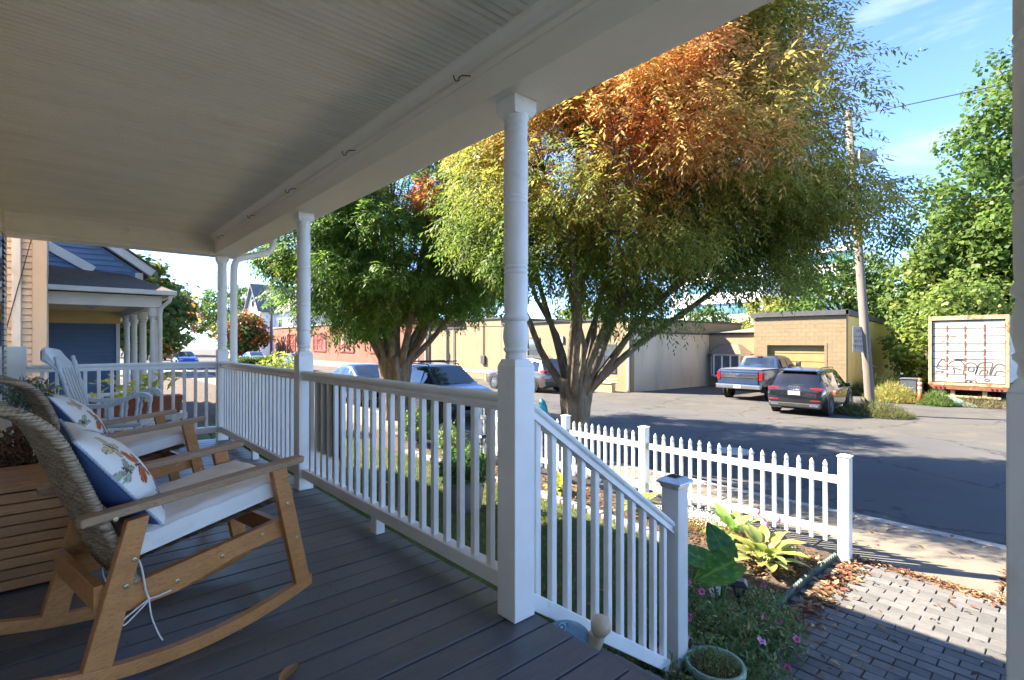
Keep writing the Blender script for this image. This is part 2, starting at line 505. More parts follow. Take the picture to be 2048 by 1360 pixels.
# steps and their railing
st = empty('steps', parent=porch)
for k in range(4):
    z = -0.205*(k+1); y0 = 1.625+0.285*k
    MB().box(-1.67, -0.16, y0+0.004, y0+0.15, z-0.03, z).build('tread', DECKM, st, bevel=0.004)
    MB().box(-1.67, -0.16, y0+0.154, y0+0.305, z-0.03, z).build('tread', DECKM, st, bevel=0.004)
    MB().box(-1.66, -0.17, y0-0.018, y0-0.001, z, z+0.172).build('riser', DECKM, st)
for xx in (-1.72, -0.155):
    MB().prism([(1.60, -0.17), (1.60, -1.02), (2.80, -1.02), (2.80, -0.86)], 'x', xx, xx+0.04).build('stringer', DECKM, st)
def stair_rail(xr):
    sr = empty('stair_railing', (xr, 0, 0), parent=porch)
    ya, za, yb, zb = PY+.0605, 0.965, 2.845, 0.120
    sl = (zb-za)/(yb-ya)
    hr = MB()
    P = []
    for y_, z_ in ((ya, za), (yb, zb)):
        P.append([(a*0.95, y_, z_-0.985+q) for a, q in RAILP])
    hr.grid(P, True); n = len(RAILP); hr.f.append(tuple(range(n))); hr.f.append(tuple(reversed(range(n, 2*n))))
    hr.build('handrail', WHITE, sr, True, fix=True, auto=35)
    yc = 2.845
    zl = lambda y_: 0.10+sl*0.985*(y_-ya)
    MB().add([(-.028,ya,zl(ya)-.085),(.028,ya,zl(ya)-.085),(.028,ya,zl(ya)),(-.028,ya,zl(ya)),(-.028,yc,zl(yc)-.085),(.028,yc,zl(yc)-.085),(.028,yc,zl(yc)),(-.028,yc,zl(yc))],
             [(0,1,2,3),(7,6,5,4),(0,4,5,1),(1,5,6,2),(2,6,7,3),(3,7,4,0)]).build('bottom_rail', WHITE, sr, fix=True, bevel=0.004)
    for k in range(11):
        y_ = ya+(yb-ya)*(k+0.62)/11.3
        h = 0.0175
        zt = lambda q: za+sl*(q-ya)-0.06
        MB().add([(-h,y_-h,zl(y_-h)-.004),(h,y_-h,zl(y_-h)-.004),(h,y_+h,zl(y_+h)-.004),(-h,y_+h,zl(y_+h)-.004),(-h,y_-h,zt(y_-h)),(h,y_-h,zt(y_-h)),(h,y_+h,zt(y_+h)),(-h,y_+h,zt(y_+h))],
                 [(0,3,2,1),(4,5,6,7),(0,1,5,4),(1,2,6,5),(2,3,7,6),(3,0,4,7)]).build('baluster', WHITE, sr, bevel=0.003, seg=1)
    nw = empty('newel_post', (xr, 2.905, 0), parent=porch)
    MB().box(-.058,.058,-.058,.058,-1.05,0.330).build('newel_shaft', VINYL, nw, bevel=0.004)
    MET = pm('brushed_steel', (0.62,0.62,0.64), (0.45,0.45,0.47), 30, 0.3, 0.05, metal=0.9)
    MB().box(-.064,.064,-.064,.064,.331,.352).box(-.070,.070,-.070,.070,.353,.362).build('cap_collar', MET, nw, bevel=0.002)
    MB().add([(-.084,-.084,.363),(.084,-.084,.363),(.084,.084,.363),(-.084,.084,.363),(-.084,-.084,.372),(.084,-.084,.372),(.084,.084,.372),(-.084,.084,.372),(-.05,-.05,.398),(.05,-.05,.398),(.05,.05,.398),(-.05,.05,.398)],
             [(3,2,1,0),(0,1,5,4),(1,2,6,5),(2,3,7,6),(3,0,4,7),(4,5,9,8),(5,6,10,9),(6,7,11,10),(7,4,8,11),(8,9,10,11)]).build('solar_cap', MET, nw, bevel=0.002)
    MB().box(-.035,.035,-.035,.035,.3985,.401).build('solar_cell', glass_mat('solar_cell', (0.01,0.012,0.03)), nw)
stair_rail(POSTX[2])
stair_rail(POSTX[3]+0.02)

# dark mat hung on the outside of the railing
mat_ = tag(MB().box(-4.20, -3.74, PY+0.024, PY+0.040, 0.36, 0.93).build('hanging_mat', pm('charcoal_mat', (0.055,0.053,0.052),(0.08,0.077,0.073),8,0.85,0.5,120), None, bevel=0.004),
           'charcoal grey mat hung over the outside of the porch railing', 'mat')

# ================================================================ the house behind the porch
house = thing('cream_house', 'cream clapboard house wall at the left edge behind the rocking chairs', 'house')
CREAM = pm('cream_siding', (0.80,0.70,0.56), (0.75,0.64,0.50), 1.5, 0.6, 0.06, 40, rnd=0.03)
MB().box(-7.33, 4.5, -9.0, -0.432, -1.05, 5.7).build('wall', CREAM, house)
clap = MB().prism([(-0.428, 0.0), (-0.404, 0.0), (-0.413, 0.112), (-0.428, 0.112)], 'x', -7.30, 4.5).mesh('clapboard', CREAM)
for k in range(24): inst('clapboard', clap, house, (0, 0, 0.004+k*0.1065))
MB().box(-7.36, -7.301, -0.44, -0.400, -1.0, 5.6).build('corner_board', CREAM, house, bevel=0.003)
SHUT = pm('black_shutter', (0.014,0.016,0.02), (0.03,0.032,0.036), 10, 0.5)
for xs in (-6.75, -5.35):
    sh = MB().box(xs, xs+.4, -0.398, -0.385, 0.75, 2.25); sh_o = sh.build('shutter', SHUT, house)
    for q in range(28): MB().prism([(-0.384,0),(-0.366,-.012),(-0.366,-.018),(-0.384,-.006)], 'x', xs+.03, xs+.37).xf(Matrix.Translation((0,0,0.82+q*0.05))).build('slat', SHUT, sh_o)
MB().box(-6.33, -5.37, -0.40, -0.375, 0.72, 2.28).build('window_frame', WHITE, house)
MB().box(-6.25, -5.45, -0.374, -0.37, 0.80, 2.20).build('window_pane', glass_mat('window_glass', (0.03,0.04,0.05)), house)
MB().add([(-7.75,-0.05,5.65),(4.9,-0.05,5.65),(4.9,-9.4,5.65),(-7.75,-9.4,5.65),(-7.75,-4.7,8.2),(4.9,-4.7,8.2)],
         [(0,1,5,4),(2,3,4,5),(0,4,3),(1,2,5),(3,2,1,0)]).build('roof', ROOFM, house)
# ================================================================ ground, street, pavement, path
YARD = -1.02
def zr(y):
    if y < 8.05: return -1.10
    return -1.10-0.013*(min(y, 28)-8.05)

def asphalt(name, c1, c2, patch, dirt=None, dlo=0.55, dhi=0.72, crack=True):
    m, t, b = _new(name)
    vec = _coord(t, 'World')
    c = _mix(t, _ramp(t, _noise(t, vec, 0.35, 6, 0.6), 0.35, 0.65), c1, c2)
    c = _mix(t, _ramp(t, _noise(t, vec, 140, 2, 0.5), 0.45, 0.75, (0,0,0,1), (0.5,0.5,0.5,1)), c, patch)
    if dirt: c = _mix(t, _ramp(t, _noise(t, vec, 0.8, 7, 0.7), dlo, dhi), c, dirt)
    if crack:
        vo = t.nodes.new('ShaderNodeTexVoronoi'); vo.feature = 'DISTANCE_TO_EDGE'; vo.inputs['Scale'].default_value = 0.33
        dv = t.nodes.new('ShaderNodeVectorMath'); dv.operation = 'ADD'
        nn = t.nodes.new('ShaderNodeTexNoise'); nn.inputs['Scale'].default_value = 1.7; nn.inputs['Detail'].default_value = 5
        t.links.new(vec, nn.inputs['Vector'])
        t.links.new(vec, dv.inputs[0]); t.links.new(nn.outputs['Color'], dv.inputs[1]); t.links.new(dv.outputs['Vector'], vo.inputs['Vector'])
        c = _mix(t, _ramp(t, vo.outputs['Distance'], 0.003, 0.014, (0.75,0.75,0.75,1), (0,0,0,1)), c, tuple(q*0.35 for q in c1))
    t.links.new(c, b.inputs['Base Color'])
    b.inputs['Roughness'].default_value = 0.9
    b.inputs['Specular IOR Level'].default_value = 0.25
    _bump(t, b, _noise(t, vec, 110, 3), 0.5, 0.006)
    return m
STREETM = asphalt('street_asphalt', (0.088,0.087,0.085), (0.066,0.065,0.065), (0.15,0.147,0.14))
LOTM = asphalt('lot_asphalt', (0.095,0.089,0.081), (0.07,0.067,0.062), (0.13,0.122,0.109), (0.12,0.103,0.081), 0.5, 0.66)
SOIL = pm('soil', (0.10,0.07,0.045), (0.06,0.042,0.028), 6, 0.95, 0.9, 30, 0.03, coord='World')
GROUNDM = pm('far_ground', (0.10,0.10,0.06), (0.16,0.14,0.10), 0.5, 0.95, 0.4, 10, 0.02, coord='World')
CONC = pm('concrete', (0.185,0.158,0.122), (0.15,0.13,0.10), 2.2, 0.9, 0.5, 90, 0.004, 0.04, coord='World', dirt=(0.20,0.175,0.14), dscale=1.1, dlo=0.52, dhi=0.75)
KERBM = pm('granite', (0.40,0.375,0.33), (0.33,0.31,0.28), 9, 0.85, 0.4, 70, 0.004, 0.05, coord='World')

gr = MB()
ys = [-400, 6.2, 8.0, 28, 60, 700]
zs = [-1.09, -1.09, -1.14, -1.42, -1.42, -1.42]
gr.grid([[(xx, y_, z_) for xx in (-900, -60, 60, 900)] for y_, z_ in zip(ys, zs)])
tag(gr.build('ground', GROUNDM), kind='structure')
def sheet(name, mat, x0, x1, ylist, dz=0.0):
    m = MB(); m.grid([[(xx, y_, zr(y_)+dz) for xx in (x0, x1)] for y_ in ylist])
    return tag(m.build(name, mat), kind='structure')
sheet('street', STREETM, -220, 30, (8.05, 12, 16.6))
sheet('parking_lot', LOTM, -220, 30, (16.6, 22, 28, 46), 0.0)
# pavement slabs and kerb stones
pav = tag(empty('pavement'), kind='structure')
for k in range(36):
    x1 = 4.0-1.515*k
    MB().add([(x1-1.5,6.24,-1.032),(x1,6.24,-1.032),(x1,7.885,-1.062),(x1-1.5,7.885,-1.062),(x1-1.5,6.24,-1.14),(x1,6.24,-1.14),(x1,7.885,-1.14),(x1-1.5,7.885,-1.14)],
             [(0,1,2,3),(4,7,6,5),(0,4,5,1),(1,5,6,2),(2,6,7,3),(3,7,4,0)]).build('slab', CONC, pav, bevel=0.006, seg=1)
kerb = tag(empty('kerb'), kind='structure')
for k in range(26):
    x1 = 4.2-2.1*k
    MB().box(x1-2.09, x1, 7.895, 8.045, -1.3, -1.058+random.uniform(-.004,.004)).build('kerb_stone', KERBM, kerb, bevel=0.012, seg=2)
# manhole
mh = thing('manhole_cover', 'round iron manhole cover set in the shaded street', 'manhole', (-5.15, 11.05, zr(11.05)))
MANM = pm('cast_iron', (0.30,0.30,0.31), (0.20,0.20,0.21), 20, 0.5, 0.6, 60, metal=0.3)
MB().lathe([(0.40, 0.001), (0.40, 0.010), (0.345, 0.010), (0.345, 0.006)], n=32, cap=False).build('rim', MANM, mh)
MB().lathe([(0.34, 0.003), (0.34, 0.012), (0.24,0.012),(0.235,0.009),(0.16,0.009),(0.155,0.012)], n=32).build('cover', MANM, mh)

# yard: bed soil, lawn
MB_y = MB().add([(-40,-6,YARD),(-1.78,-6,YARD),(-1.78,6.22,YARD),(-40,6.22,YARD)], [(0,1,2,3)])
tag(MB_y.build('yard_soil', SOIL), kind='structure')
LAWNM = pm('lawn_ground', (0.10,0.115,0.035), (0.065,0.085,0.022), 5, 0.95, 0.6, 60, 0.01, coord='World', dirt=(0.20,0.15,0.08), dscale=2.5, dlo=0.55, dhi=0.72)
lawn_poly = [(-16,1.75),(-2.45,1.75),(-2.3,4.6),(-2.75,4.95),(-3.6,5.15),(-4.6,5.2),(-16,5.2)]
tag(MB().add([(p[0],p[1],YARD+0.006) for p in lawn_poly], [tuple(range(len(lawn_poly)))]).build('lawn', LAWNM), kind='structure')

def leafset(name, P, D, N, L, Wd, C, mat, parent=None, kind=None, fold=0.0):
    """many thin leaves: base points P, directions D, face normals N, lengths, widths, colours -> one mesh of pointed quads"""
    n = len(P)
    D = D/np.maximum(np.linalg.norm(D, axis=1, keepdims=True), 1e-6)
    T = np.cross(D, N); T /= np.maximum(np.linalg.norm(T, axis=1, keepdims=True), 1e-6)
    Nn = np.cross(T, D)
    L = np.asarray(L).reshape(-1,1)*np.ones((n,1)); Wd = np.asarray(Wd).reshape(-1,1)*np.ones((n,1))
    mid = P+D*L*0.45
    V = np.empty((n,4,3), np.float32)
    V[:,0] = P; V[:,1] = mid+T*Wd*0.5+Nn*L*fold; V[:,2] = P+D*L; V[:,3] = mid-T*Wd*0.5+Nn*L*fold
    me = bpy.data.meshes.new(name)
    me.vertices.add(n*4); me.vertices.foreach_set('co', V.ravel())
    me.loops.add(n*4); me.loops.foreach_set('vertex_index', np.arange(n*4, dtype=np.int32))
    me.polygons.add(n); me.polygons.foreach_set('loop_start', np.arange(0, n*4, 4, dtype=np.int32))
    at = me.color_attributes.new('Col', 'FLOAT_COLOR', 'POINT')
    ca = np.ones((n,4,4), np.float32); ca[:,:,:3] = np.asarray(C, np.float32)[:,None,:]
    at.data.foreach_set('color', ca.ravel())
    me.materials.append(mat)
    me.update(calc_edges=True)
    o = bpy.data.objects.new(name, me); COL.objects.link(o)
    if parent is not None: o.parent = parent
    if kind: o['kind'] = kind
    return o

LEAF = leaf_mat('leaf', 0.5)
GRASSM = leaf_mat('grass_blade', 0.3, 0.6)
DRYM = leaf_mat('dry_leaf', 0.2, 0.7)
def inpoly(x, y, poly):
    r = np.zeros(len(x), bool); j = len(poly)-1
    for i in range(len(poly)):
        xi, yi = poly[i]; xj, yj = poly[j]
        c = ((yi > y) != (yj > y)) & (x < (xj-xi)*(y-yi)/(yj-yi+1e-12)+xi)
        r ^= c; j = i
    return r
n = 120000
gx = -12+RNG.random(n)*9.8; gy = 1.8+RNG.random(n)*3.4
k = inpoly(gx, gy, lawn_poly); gx, gy = gx[k], gy[k]
dens = np.sin(gx*2.1+1)*np.sin(gy*2.7)+np.sin(gx*5.3+gy*4.1)*0.5
k = RNG.random(len(gx)) < np.clip(0.75+0.3*dens, 0.15, 1); gx, gy = gx[k], gy[k]
n = len(gx)
P = np.stack([gx, gy, np.full(n, YARD+0.004)], 1)
D = RNG.normal(0, 0.45, (n,3)); D[:,2] = 1
N = RNG.normal(0, 1, (n,3))
mixc = np.clip(RNG.random(n)*0.8+0.25*np.sin(gx*1.7+gy)*1.0, 0, 1)[:,None]
C = (1-mixc)*np.array([0.075,0.13,0.022])+mixc*np.array([0.17,0.20,0.045])
dry = RNG.random(n) < 0.10; C[dry] = (0.32,0.25,0.11)
leafset('lawn_grass', P, D, N, 0.03+0.045*RNG.random(n), 0.0065, C, GRASSM, None, 'stuff')
tag(bpy.data.objects['lawn_grass'], 'short patchy green lawn grass with fallen leaves inside the fence', 'grass')

# stone edging between lawn and flower bed
EDGEM = pm('edging_stone', (0.34,0.31,0.28), (0.25,0.23,0.21), 8, 0.9, 0.7, 60, 0.006, 0.12)
edg = tag(empty('stone_edging'), 'low grey stone edging curving between lawn and flower bed', 'edging')
ep = [(-9.2,5.36),(-7.5,5.36),(-5.6,5.34),(-4.3,5.28),(-3.5,5.2),(-2.85,5.05),(-2.4,4.72),(-2.2,4.35)]
def along(pts, step):
    out = []; acc = 0
    for a, b_ in zip(pts[:-1], pts[1:]):
        a = np.array(a, float); b_ = np.array(b_, float); L_ = np.linalg.norm(b_-a)
        while acc < L_:
            out.append((*(a+(b_-a)*acc/L_), math.atan2(b_[1]-a[1], b_[0]-a[0]))); acc += step
        acc -= L_
    return out
for (ex, ey, ea) in along(ep, 0.245):
    o = MB().box(-0.115,0.115,-0.055,0.055,-0.05,0.062).build('stone', EDGEM, edg, bevel=0.012)
    o.location = (ex, ey, YARD+random.uniform(-.008,.008)); o.rotation_euler = (random.uniform(-.04,.04), random.uniform(-.04,.04), ea+random.uniform(-.07,.07))

# brick path: single pavers in running bond
path = tag(empty('brick_path'), kind='structure')
PAVM = pm('paver', (0.135,0.131,0.126), (0.108,0.105,0.101), 14, 0.9, 0.55, 120, 0.004, 0.22, dirt=(0.15,0.135,0.118), dscale=5, dlo=0.55, dhi=0.8)
JOINT = pm('joint_sand', (0.065,0.055,0.044), (0.042,0.035,0.028), 25, 0.95, 0.6, 90, 0.006, coord='World')
MB().add([(-1.80,2.3,-1.036),(1.6,2.3,-1.036),(1.6,6.235,-1.036),(-1.80,6.235,-1.036)], [(0,1,2,3)]).build('joint_bed', JOINT, path)
BL, BW = 0.2085, 0.1085
pme = MB().box(-BL/2+.0035, BL/2-.0035, -BW/2+.0048, BW/2-.0048, -0.06, 0).mesh('paver_brick', PAVM)
cnt = 0; rest = MB()
rows = int((6.23-2.4)/BW)
cells = []
for r in range(rows):
    y_ = 6.225-BW*(r+0.5)
    off = (r % 2)*BL/2
    xx = -1.76-off+BL/2
    while xx < 1.55:
        if xx-BL/2 > -1.80: cells.append((xx, y_))
        xx += BL
vis = [c for c in cells if 3.2 < c[1] and c[0] < 0.1]
vis.sort(key=lambda c: (c[0]**2+(c[1]-4.2)**2*0.2))
vis = set(sorted(vis, key=lambda c: abs(c[0]+0.9)+0.4*abs(c[1]-4.9))[:295])
for c in cells:
    z = -1.02+random.uniform(-.003,.003)
    if c in vis:
        o = inst('paver_brick', pme, path, (c[0]+random.uniform(-.002,.002), c[1]+random.uniform(-.002,.002), z), (random.uniform(-.012,.012), random.uniform(-.008,.008), random.uniform(-.014,.014)))
        bv = o.modifiers.new('bevel', 'BEVEL'); bv.width = 0.004; bv.segments = 1
    else:
        rest.box(c[0]-BL/2+.0035, c[0]+BL/2-.0035, c[1]-BW/2+.0048, c[1]+BW/2-.0048, z-.05, z)
o = rest.build('paver_field', PAVM, path); o['kind'] = 'stuff'

# scalloped plastic edging along the path
SCAL = pm('green_plastic_edging', (0.05,0.085,0.07), (0.08,0.12,0.10), 12, 0.5, 0.1)
sc = MB()
pp = []
for k in range(34):
    y_ = 4.18+k*0.056
    x_ = -1.745-0.10*math.sin((y_-4.18)/1.9*2.6)*0.35
    a = []
    for j in range(7):
        yy = y_+0.056*j/6; zz = YARD+0.045+0.026*math.sin(math.pi*j/6)
        a.append((yy, zz))
    poly = [(a[0][0], YARD-0.05)]+a+[(a[-1][0], YARD-0.05)]
    sc.prism([(p[0], p[1]) for p in poly], 'x', x_-0.012, x_+0.012)
tag(sc.build('scalloped_edging', SCAL, None, fix=True), 'dark green scalloped plastic edging between hostas and brick path', 'edging')

# ---------------------------------------------------------------- picket fence
fence = thing('picket_fence', 'white vinyl picket fence along the pavement in front of the yard', 'fence', (0, 6.11, 0))
FX = [-1.69, -4.13, -5.60, -7.90]
def fpost(x_, par):
    p = empty('fence_post', (x_, 0, 0), parent=par)
    h = 0.054
    MB().box(-h,h,-h,h,-1.06,0.055).build('post_shaft', VINYL, p, bevel=0.006)
    c = 0.062
    MB().add([(-c,-c,.056),(c,-c,.056),(c,c,.056),(-c,c,.056),(-c,-c,.068),(c,-c,.068),(c,c,.068),(-c,c,.068),(0,0,.088)], [(3,2,1,0),(0,1,5,4),(1,2,6,5),(2,3,7,6),(3,0,4,7),(4,5,8),(5,6,8),(6,7,8),(7,4,8)]).build('post_cap', VINYL, p, bevel=0.002)
for x_ in FX: fpost(x_, fence)
pk = MB()
a = 0.0185
pk.box(-a,a,-a,a,-0.86,-0.105)
pk.lathe([(a*1.25,-0.104),(a*1.35,-0.095),(a*1.25,-0.086),(a*0.95,-0.080),(a*1.2,-0.066),(a*1.3,-0.052),(a*1.1,-0.034),(a*0.6,-0.015),(a*0.12,-0.002)], n=8)
pkm = pk.mesh('picket', VINYL)
for a_, b_ in zip(FX[:-1], FX[1:]):
    lo, hi = b_+.054, a_-.054
    n = int(round((hi-lo)/0.129))-1
    MB().box(lo, hi, -0.022, 0.022, -0.235, -0.155).build('top_rail', VINYL, fence, bevel=0.004)
    MB().box(lo, hi, -0.022, 0.022, -0.785, -0.705).build('bottom_rail', VINYL, fence, bevel=0.004)
    for k in range(n):
        inst('picket', pkm, fence, (lo+(hi-lo)*(k+1)/(n+1), 0, random.uniform(-.003,.003)), (0, random.uniform(-.006,.006), 0))
# ================================================================ rocking chairs and things on the porch
TEAK = wood_mat('acacia_wood', (0.64,0.28,0.085), (0.43,0.175,0.05), (5, 1.2, 5), 0.45, 0.08, 0.12, 5)
TEAKW = wood_mat('acacia_weathered', (0.48,0.30,0.165), (0.34,0.195,0.10), (5, 1.2, 5), 0.6, 0.10, 0.18, 5, dirt=(0.27,0.20,0.14))
BRASS = pm('brass_bolt', (0.5,0.42,0.26), (0.35,0.29,0.18), 40, 0.35, metal=0.9)
CUSH = pm('cream_canvas', (0.86,0.82,0.76), (0.80,0.75,0.68), 3, 0.85, 0.25, 260, 0.001, dirt=(0.58,0.49,0.40), dscale=4.0, dlo=0.58, dhi=0.88)
TIE = pm('white_tie', (0.75,0.72,0.66), (0.66,0.62,0.56), 9, 0.8)
def wicker():
    m, t, b = _new('wicker')
    vec = _coord(t, 'Object', (1, 1, 1))
    n1 = _noise(t, _coord(t, 'Object', (0.6, 1, 14)), 14, 4, 0.6)
    c = _mix(t, _ramp(t, n1, 0.40, 0.60), (0.145,0.092,0.052), (0.44,0.325,0.205))
    c = _mix(t, _ramp(t, _noise(t, _coord(t, 'Object', (1, 2, 60)), 8, 3), 0.5, 0.7, (0,0,0,1), (.6,.6,.6,1)), c, (0.10,0.06,0.03))
    t.links.new(c, b.inputs['Base Color']); b.inputs['Roughness'].default_value = 0.5
    return m
WICK = wicker()

def curve_eval(pts, n):
    """smooth interpolation through points"""
    pts = [Vector(p) for p in pts]; out = []
    m = len(pts)
    for i in range(n):
        u = i/(n-1)*(m-1); k = min(int(u), m-2); t = u-k
        p0 = pts[max(k-1,0)]; p1 = pts[k]; p2 = pts[k+1]; p3 = pts[min(k+2,m-1)]
        out.append(0.5*((2*p1)+(p2-p0)*t+(2*p0-5*p1+4*p2-p3)*t*t+(3*p1-p0-3*p2+p3)*t**3))
    return out

CW = 0.30     # half distance between the side frames
def wicker_chair(label):
    ch = thing('rocking_chair', label, 'chair', group='wicker and wood rocking chairs on the deck')
    def rock_z(y): return (y-0.10)**2/3.1
    for s in (1, -1):
        X0 = s*CW
        # rocker: curved board
        top = []; bot = []
        for i in range(25):
            y = -0.66+1.27*i/24
            bot.append((y, rock_z(y)+0.001)); top.append((y, rock_z(y)+0.052 - (0.03*max(0,(abs(i-12)-10)/2) if i < 4 else 0)))
        MB().prism(bot+top[::-1], 'x', X0-0.019, X0+0.019).build('rocker', TEAK, ch, fix=True, bevel=0.003)
        # front leg, back leg
        def slab(pts, name, th=0.019, mat=TEAK):
            o = MB().prism(pts, 'x', X0-th, X0+th).build(name, mat, ch, fix=True, bevel=0.003)
            return o
        fl = slab([(0.415,0.665),(0.482,0.672),(0.598,0.125),(0.533,0.100)], 'front_leg')
        bl = slab([(-0.125,0.585),(-0.055,0.592),(-0.170,0.075),(-0.255,0.092)], 'back_leg', 0.021)
        # arm board with a slightly rounded front, weathered top
        MB().add([(X0-.034,-.262,.598),(X0+.034,-.262,.598),(X0+.034,.56,.676),(X0-.034,.56,.676),(X0-.034,-.264,.628),(X0+.034,-.264,.628),(X0+.034,.565,.706),(X0-.034,.565,.706)],
                 [(0,3,2,1),(4,5,6,7),(0,1,5,4),(1,2,6,5),(2,3,7,6),(3,0,4,7)]).build('arm', TEAKW, ch, bevel=0.006)
        MB().prism([(-.185,.235),(-.16,.325),(.49,.425),(.51,.345),(.30,.318),(.05,.25)], 'x', X0-.0185-s*.0385, X0+.0185-s*.0385).build('side_rail', TEAK, ch, fix=True, bevel=0.003)
        for (by, bz) in ((-.165,.607),(-.105,.44),(-.13,.35),(.485,.50),(.53,.33),(.05,.292),(.22,.335),(.39,.375)):
            o = MB().lathe([(0.0085,0),(0.0085,0.003),(0.005,0.004)], n=10).build('bolt', BRASS, ch)
            off = 0.0345 if abs(by+.165)<.001 else (0.0215 if bz > .43 or by < -.1 or by > .45 else 0.0)
            o.location = (X0+s*(off+0.0005) if off else X0-s*.0385+s*.019, by, bz); o.rotation_euler = (0, s*math.pi/2, 0)
    MB().box(-CW+.0225, CW-.0225, -.215,-.185, .275,.365).build('cross_rail', TEAK, ch, bevel=0.003)
    MB().box(-CW+.06, CW-.06, .455,.485, .335,.415).build('cross_rail', TEAK, ch, bevel=0.003)
    # woven seat
    P = []
    for i in range(60):
        y = -0.14+0.62*i/59
        row = []
        for j in range(29):
            x = -0.235+0.47*j/28
            row.append((x, y, 0.395+0.135*(y+.14)/0.62*0.75+0.0035*math.sin(i*math.pi/1.5)*math.cos(j*math.pi)))
        P.append(row)
    MB().grid(P).build('wicker_seat', WICK, ch, True)
    # scooped woven back: front skin, back skin and a thick wrapped border
    prof = [(-0.095,0.325),(-0.135,0.43),(-0.18,0.545),(-0.222,0.66),(-0.275,0.80),(-0.318,0.90),(-0.37,0.965),(-0.44,1.005),(-0.53,1.015)]
    pc = curve_eval([(0,p[0],p[1]) for p in prof], 220)
    def hw(v):   # half width with rounded shoulders
        if v < 0.72: return 0.262
        q = (v-0.72)/0.28
        return 0.262*math.sqrt(max(0.0, 1-(q*0.93)**2.6))*0.995+0.004
    P = []; Q = []
    for i, p in enumerate(pc):
        v = i/219
        t = (pc[min(i+1,219)]-pc[max(i-1,0)]).normalized(); nrm = Vector((0, t.z, -t.y))
        W_ = hw(v); row = []; rq = []
        for j in range(41):
            u = j/20-1
            ph = (i % 4)/4*2*math.pi
            rib = 0.0042*math.sin(ph)*(1 if (j//2) % 2 == 0 else -1)+0.0025*math.sin(ph*1.0+1)
            curl = 0.012*abs(u)**3*(1-0.3*v)
            base = Vector((u*W_, p.y, p.z))+nrm*curl
            row.append(base+nrm*(0.012+rib)); rq.append(base-nrm*(0.014+rib))
        P.append(row); Q.append(rq)
    wb = empty('wicker_back', parent=ch)
    MB().grid(P).grid([r[::-1] for r in Q]).build('weave', WICK, wb, True)
    # border roll
    edge = []
    for i in range(0, 220, 1):
        v = i/219; t = (pc[min(i+1,219)]-pc[max(i-1,0)]).normalized(); nrm = Vector((0, t.z, -t.y))
        edge.append(Vector((hw(v), pc[i].y, pc[i].z))+nrm*0.012*(1-0.3*v))
    left = [Vector((-p.x, p.y, p.z)) for p in edge]
    full = edge+left[::-1]
    dense = []
    for a_, b_ in zip(full[:-1], full[1:]):
        L_ = (b_-a_).length; k_ = max(1, int(L_/0.0028))
        for q in range(k_): dense.append(a_+(b_-a_)*q/k_)
    rad = [0.019+0.0015*math.sin(i*2*math.pi/4) for i in range(len(dense))]
    MB().tube(dense, rad, 10).build('border_roll', WICK, wb, True)
    # cushion with piping
    cu = empty('seat_cushion', parent=ch)
    me = MB(); nx, ny = 26, 26
    def cz(y): return 0.435+0.118*(y+.12)/0.64
    top = []; bt = []
    for i in range(ny+1):
        row = []; rb = []
        for j in range(nx+1):
            u = j/nx*2-1; v = i/ny*2-1
            k_ = (1-abs(u)**8)*(1-abs(v)**8)
            y = 0.2+v*0.325+0.035*(v<0)*(-v); x = u*0.262
            sc_ = 1-0.03*(1-k_)
            puff = 0.034*max(0,(1-u*u))**0.35*max(0,(1-v*v))**0.35
            wr = 0.002*math.sin(u*9+v*5)+0.0015*math.sin(v*17-u*3)
            row.append((x*sc_, 0.2+(y-.2)*sc_, cz(y)+0.058+puff+wr)); rb.append((x*sc_, 0.2+(y-.2)*sc_, cz(y)-0.012-0.004*k_))
        top.append(row); bt.append(rb)
    me.grid(top); me.grid([r[::-1] for r in bt])
    def ring(rows): return rows[0]+[r[-1] for r in rows[1:]]+rows[-1][-2::-1]+[r[0] for r in rows[-2:0:-1]]
    rt, rb_ = ring(top), ring(bt)
    mid = [tuple((np.array(a_)+np.array(b_))/2+np.array([np.sign(a_[0])*0.006*(abs(a_[0])>.2), 0.006*np.sign(a_[1]-.2)*(abs(a_[1]-.2)>.25), 0])) for a_, b_ in zip(rt, rb_)]
    me.grid([rb_, mid, rt], True)
    me.build('pad', CUSH, cu, True, fix=True)
    MB().tube([Vector(p)+Vector((0,0,-.001)) for p in rt]+[Vector(rt[0])+Vector((0,0,-.001))], 0.0045, 6).build('piping', CUSH, cu, True)
    MB().tube([Vector(p) for p in rb_]+[Vector(rb_[0])], 0.0045, 6).build('piping', CUSH, cu, True)
    for s in (1, -1):
        tie = MB()
        X0 = s*(CW-.025)
        tie.tube(curve_eval([(X0-s*.02,-.09,.44),(X0+s*.014,-.075,.40),(X0+s*.016,-.06,.30),(X0+s*.018,-.05,.265)], 12), 0.004, 6)
        tie.tube(curve_eval([(X0+s*.018,-.05,.265),(X0+s*.03,-.10,.245),(X0+s*.034,-.135,.225),(X0+s*.03,-.13,.205),(X0+s*.026,-.08,.24),(X0+s*.02,-.045,.268)], 18), 0.0032, 6)
        tie.tube(curve_eval([(X0+s*.018,-.05,.265),(X0+s*.03,-.02,.27),(X0+s*.032,.02,.275)], 8), 0.0032, 6)
        tie.tube(curve_eval([(X0+s*.018,-.05,.265),(X0+s*.028,-.045,.20),(X0+s*.032,-.025,.13),(X0+s*.034,-.01,.095)], 12), 0.003, 6)
        tie.build('tie_string', TIE, cu, True)
    return ch

A11 = R(11)
def put_chair(ch, x, y, a):
    ch.location = (x, y, 0.0); ch.rotation_euler = (0, 0, a)
c1 = wicker_chair('nearest wooden rocking chair with curved wicker back, cream cushion and knotted white tie')
